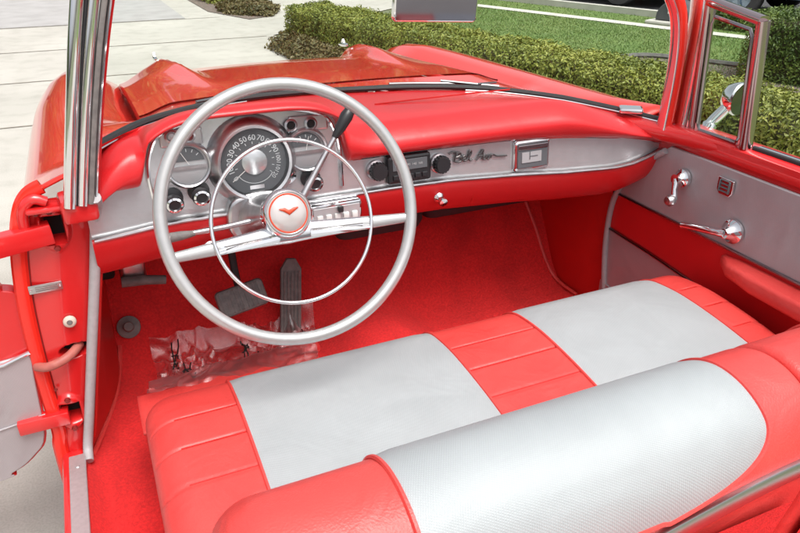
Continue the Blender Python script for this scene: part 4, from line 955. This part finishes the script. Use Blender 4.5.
for ya in (-.045, -.125, -.21):
    bp3 = prof3(CP, 34); q_ = min((p_ for p_ in bp3 if p_.z > .55), key=lambda p_: abs(p_.y-ya))
    for xa, xb in ((-.612, -.500), (-.058, .146), (.550, .612)):
        MB().tube([V(lerp(xa, xb, k/8), q_.y, q_.z-.0022-.006*(1 if abs(lerp(xa, xb, k/8)) > .63 else 0)) for k in range(9)], .0016, 5).build('pleat_seam', M['kick'], seat)
def insert(name, PP, i0, i1, xa, xb, m, par, lift=.004, sub=10, xfun=None, nx=14):
    base = offset_prof(prof3(PP, sub), lift)[int(i0*sub):int(i1*sub)+1]; mb = MB(); rows = []
    for p_ in base:
        l_, r_ = (xa, xb) if not xfun else xfun(p_)
        # crown: edges dip into the seam
        rows.append([V(lerp(l_, r_, k/nx), p_.y, p_.z-(.0035 if k in (0, nx) else 0)) for k in range(nx+1)])
    mb.grid(rows, flip=True); o = mb.build(name, m, par, ang=60); return o, rows
for xa, xb in ((-.498, -.060), (.150, .546)):
    o, rows = insert('seat_insert', CP, 0, 11, xa, xb, M['silver'], seat)
    for e in (0, -1): MB().tube([r_[e] for r_ in rows], .0032, 6).build('seat_piping', M['vinyl'], seat)
MB().tube([V(x, .088, .505) for x in np.linspace(-.63, .63, 30)], .004, 6).build('seat_piping', M['vinyl'], seat)
MB().box((-.02, -.20, .40), (1.29, .56, .10), bev=.02).build('seat_base', M['kick'], seat)
# loose lower apron in front of the cushion on the driver's side
fl = MB(); fl.grid([[V(x, y+.006*math.sin(x*21), z+.004*math.sin(x*17+y*9)) for x in np.linspace(-.668, -.28, 30)] for y, z in [(v.y, v.z) for v in crom([V(0, .055, .552), V(0, .13, .556), V(0, .195, .545), V(0, .225, .505), V(0, .235, .42), V(0, .235, .36)], 5)]])
fo = fl.build('seat_apron', M['vinyl'], seat); fm = fo.modifiers.new('t', 'SOLIDIFY'); fm.thickness = .006
# ---- seat backs (two halves)
BP = [(-.40, .60), (-.47, .72), (-.535, .85), (-.568, .915), (-.595, .948), (-.632, .966), (-.672, .964), (-.706, .945), (-.728, .910), (-.734, .87), (-.730, .82), (-.712, .72), (-.680, .56), (-.66, .44)]
def seat_back(x0, x1, sl, sr, label, ra, rb):
    mz = (lambda f: sstep(.35, 1.0, f)) if ra > rb else (lambda f: 1-sstep(0, .65, f))
    sb = upholst('seat_back', BP, x0, x1, ra, M['vinyl'], CAR, rad1=rb, sub=12); sb['label'] = label
    def xf(p_):
        if p_.y > -.69 and p_.z > .90: return sl, sr
        if p_.z > .6 and p_.y > -.69: return sl, sr
        k = sstep(.945, .865, p_.z) if False else max(0, min(1, (.948-p_.z)/.078))
        inset = .26*(1-math.sqrt(max(0, 1-k*k)))
        return sl+inset*.4, sr-inset
    o, rows = insert('back_insert', BP, .6, 8.85, sl, sr, M['silver'], sb, sub=12, xfun=xf, nx=20)
    for e in (0, -1): MB().tube([r_[e] for r_ in rows], .003, 6).build('back_piping', M['vinyl'], sb)
    MB().tube([r_ for r_ in rows[-1]], .003, 6).build('back_piping', M['vinyl'], sb)
    sweep_bar([V(lerp(x0+ra*.5, x1-rb*.5, k/12), -.739+.004*mz(k/12), .836+.040*mz(k/12)) for k in range(13)], .024, .012, (0, .1, 1), 'back_moulding', M['trim_grey'], sb)
    MB().add([V(x0+.03, -.739, .826), V(x1-.03, -.739, .826), V(x1-.03, -.668, .42), V(x0+.03, -.668, .42)], [(0, 1, 2, 3)]).build('back_carpet', M['carpet'], sb)
    return sb
seat_back(-.622, .060, -.447, -.020, 'left seat back with silver insert', .05, .012)
seat_back(.063, .650, .19, .53, 'right seat back with silver insert', .012, .05)

# ---- crumpled clear polythene sheet on the driver's floor (not part of the car)
pb = MB(); rows = []; NX, NY = 150, 70
c00, c10, c01, c11 = V(-.648, .135, 0), V(-.29, .12, 0), V(-.612, .59, 0), V(-.165, .575, 0)
def ridge(p): return (1-abs(noise.noise(p))*2.2)
for j in range(NY+1):
    row = []
    for i in range(NX+1):
        a, b_ = i/NX, j/NY; p_ = c00.lerp(c10, a).lerp(c01.lerp(c11, a), b_)
        w = V(p_.x*9+p_.y*5, p_.y*13-p_.x*3, 0)+V(noise.noise(p_*7), noise.noise(p_*7+V(5, 5, 5)), 0)*.8
        p_.x += .010*noise.noise(p_*12+V(9, 9, 9)); p_.y += .014*noise.noise(p_*10+V(5, 2, 4))
        am = .35+.65*sstep(.25, .75, b_)
        base = max(floor_z(p_.x, p_.y)+.012, interp([(.10, .578), (.20, .566), (.25, .520), (.34, .435), (.45, .375), (.55, .35), (.7, .3)], p_.y))
        z = base+am*(.026*max(0, ridge(w))+.012*max(0, ridge(w*2.3+V(3, 8, 1)))+.003*ridge(w*5))
        z += .045*math.exp(-((a-.86)/.06)**2-((b_-.95)/.2)**2)
        p_.z = z; row.append(p_)
    rows.append(row)
pb.grid(rows); sheet_o = pb.build('plastic_sheet', M['film'], ang=50); tag(sheet_o, 'crumpled clear plastic sheet lying on the red carpet before the seat', 'plastic sheet')
def mark(a, b_, sc=1):
    m_ = MB()
    for (u0, v0), (u1, v1) in (((-.030, -.16), (.030, .16)), ((-.028, .15), (.028, -.15)), ((-.034, -.05), (.030, -.02)), ((-.026, .07), (.034, .05))):
        pts = []
        for k in range(13):
            f = k/12; i = (a+lerp(u0, u1, f)*sc)*NX; j = (b_+lerp(v0, v1, f)*sc)*NY
            i = max(1, min(NX-1, int(i))); j = max(1, min(NY-1, int(j))); pts.append(rows[j][i]+V(0, -.001, .0025))
        pts = [pts[0]]+[q for p0_, q in zip(pts, pts[1:]) if (q-p0_).length > 1e-4]
        m_.tube(pts, .0018, 5)
    m_.build('printed_mark', M['dark'], sheet_o)
for a, b_, sc in ((.13, .86, .75), (.20, .70, .7), (.25, .36, .5), (.54, .84, .7), (.60, .68, .6), (.93, .80, .6)): mark(a, b_, sc)
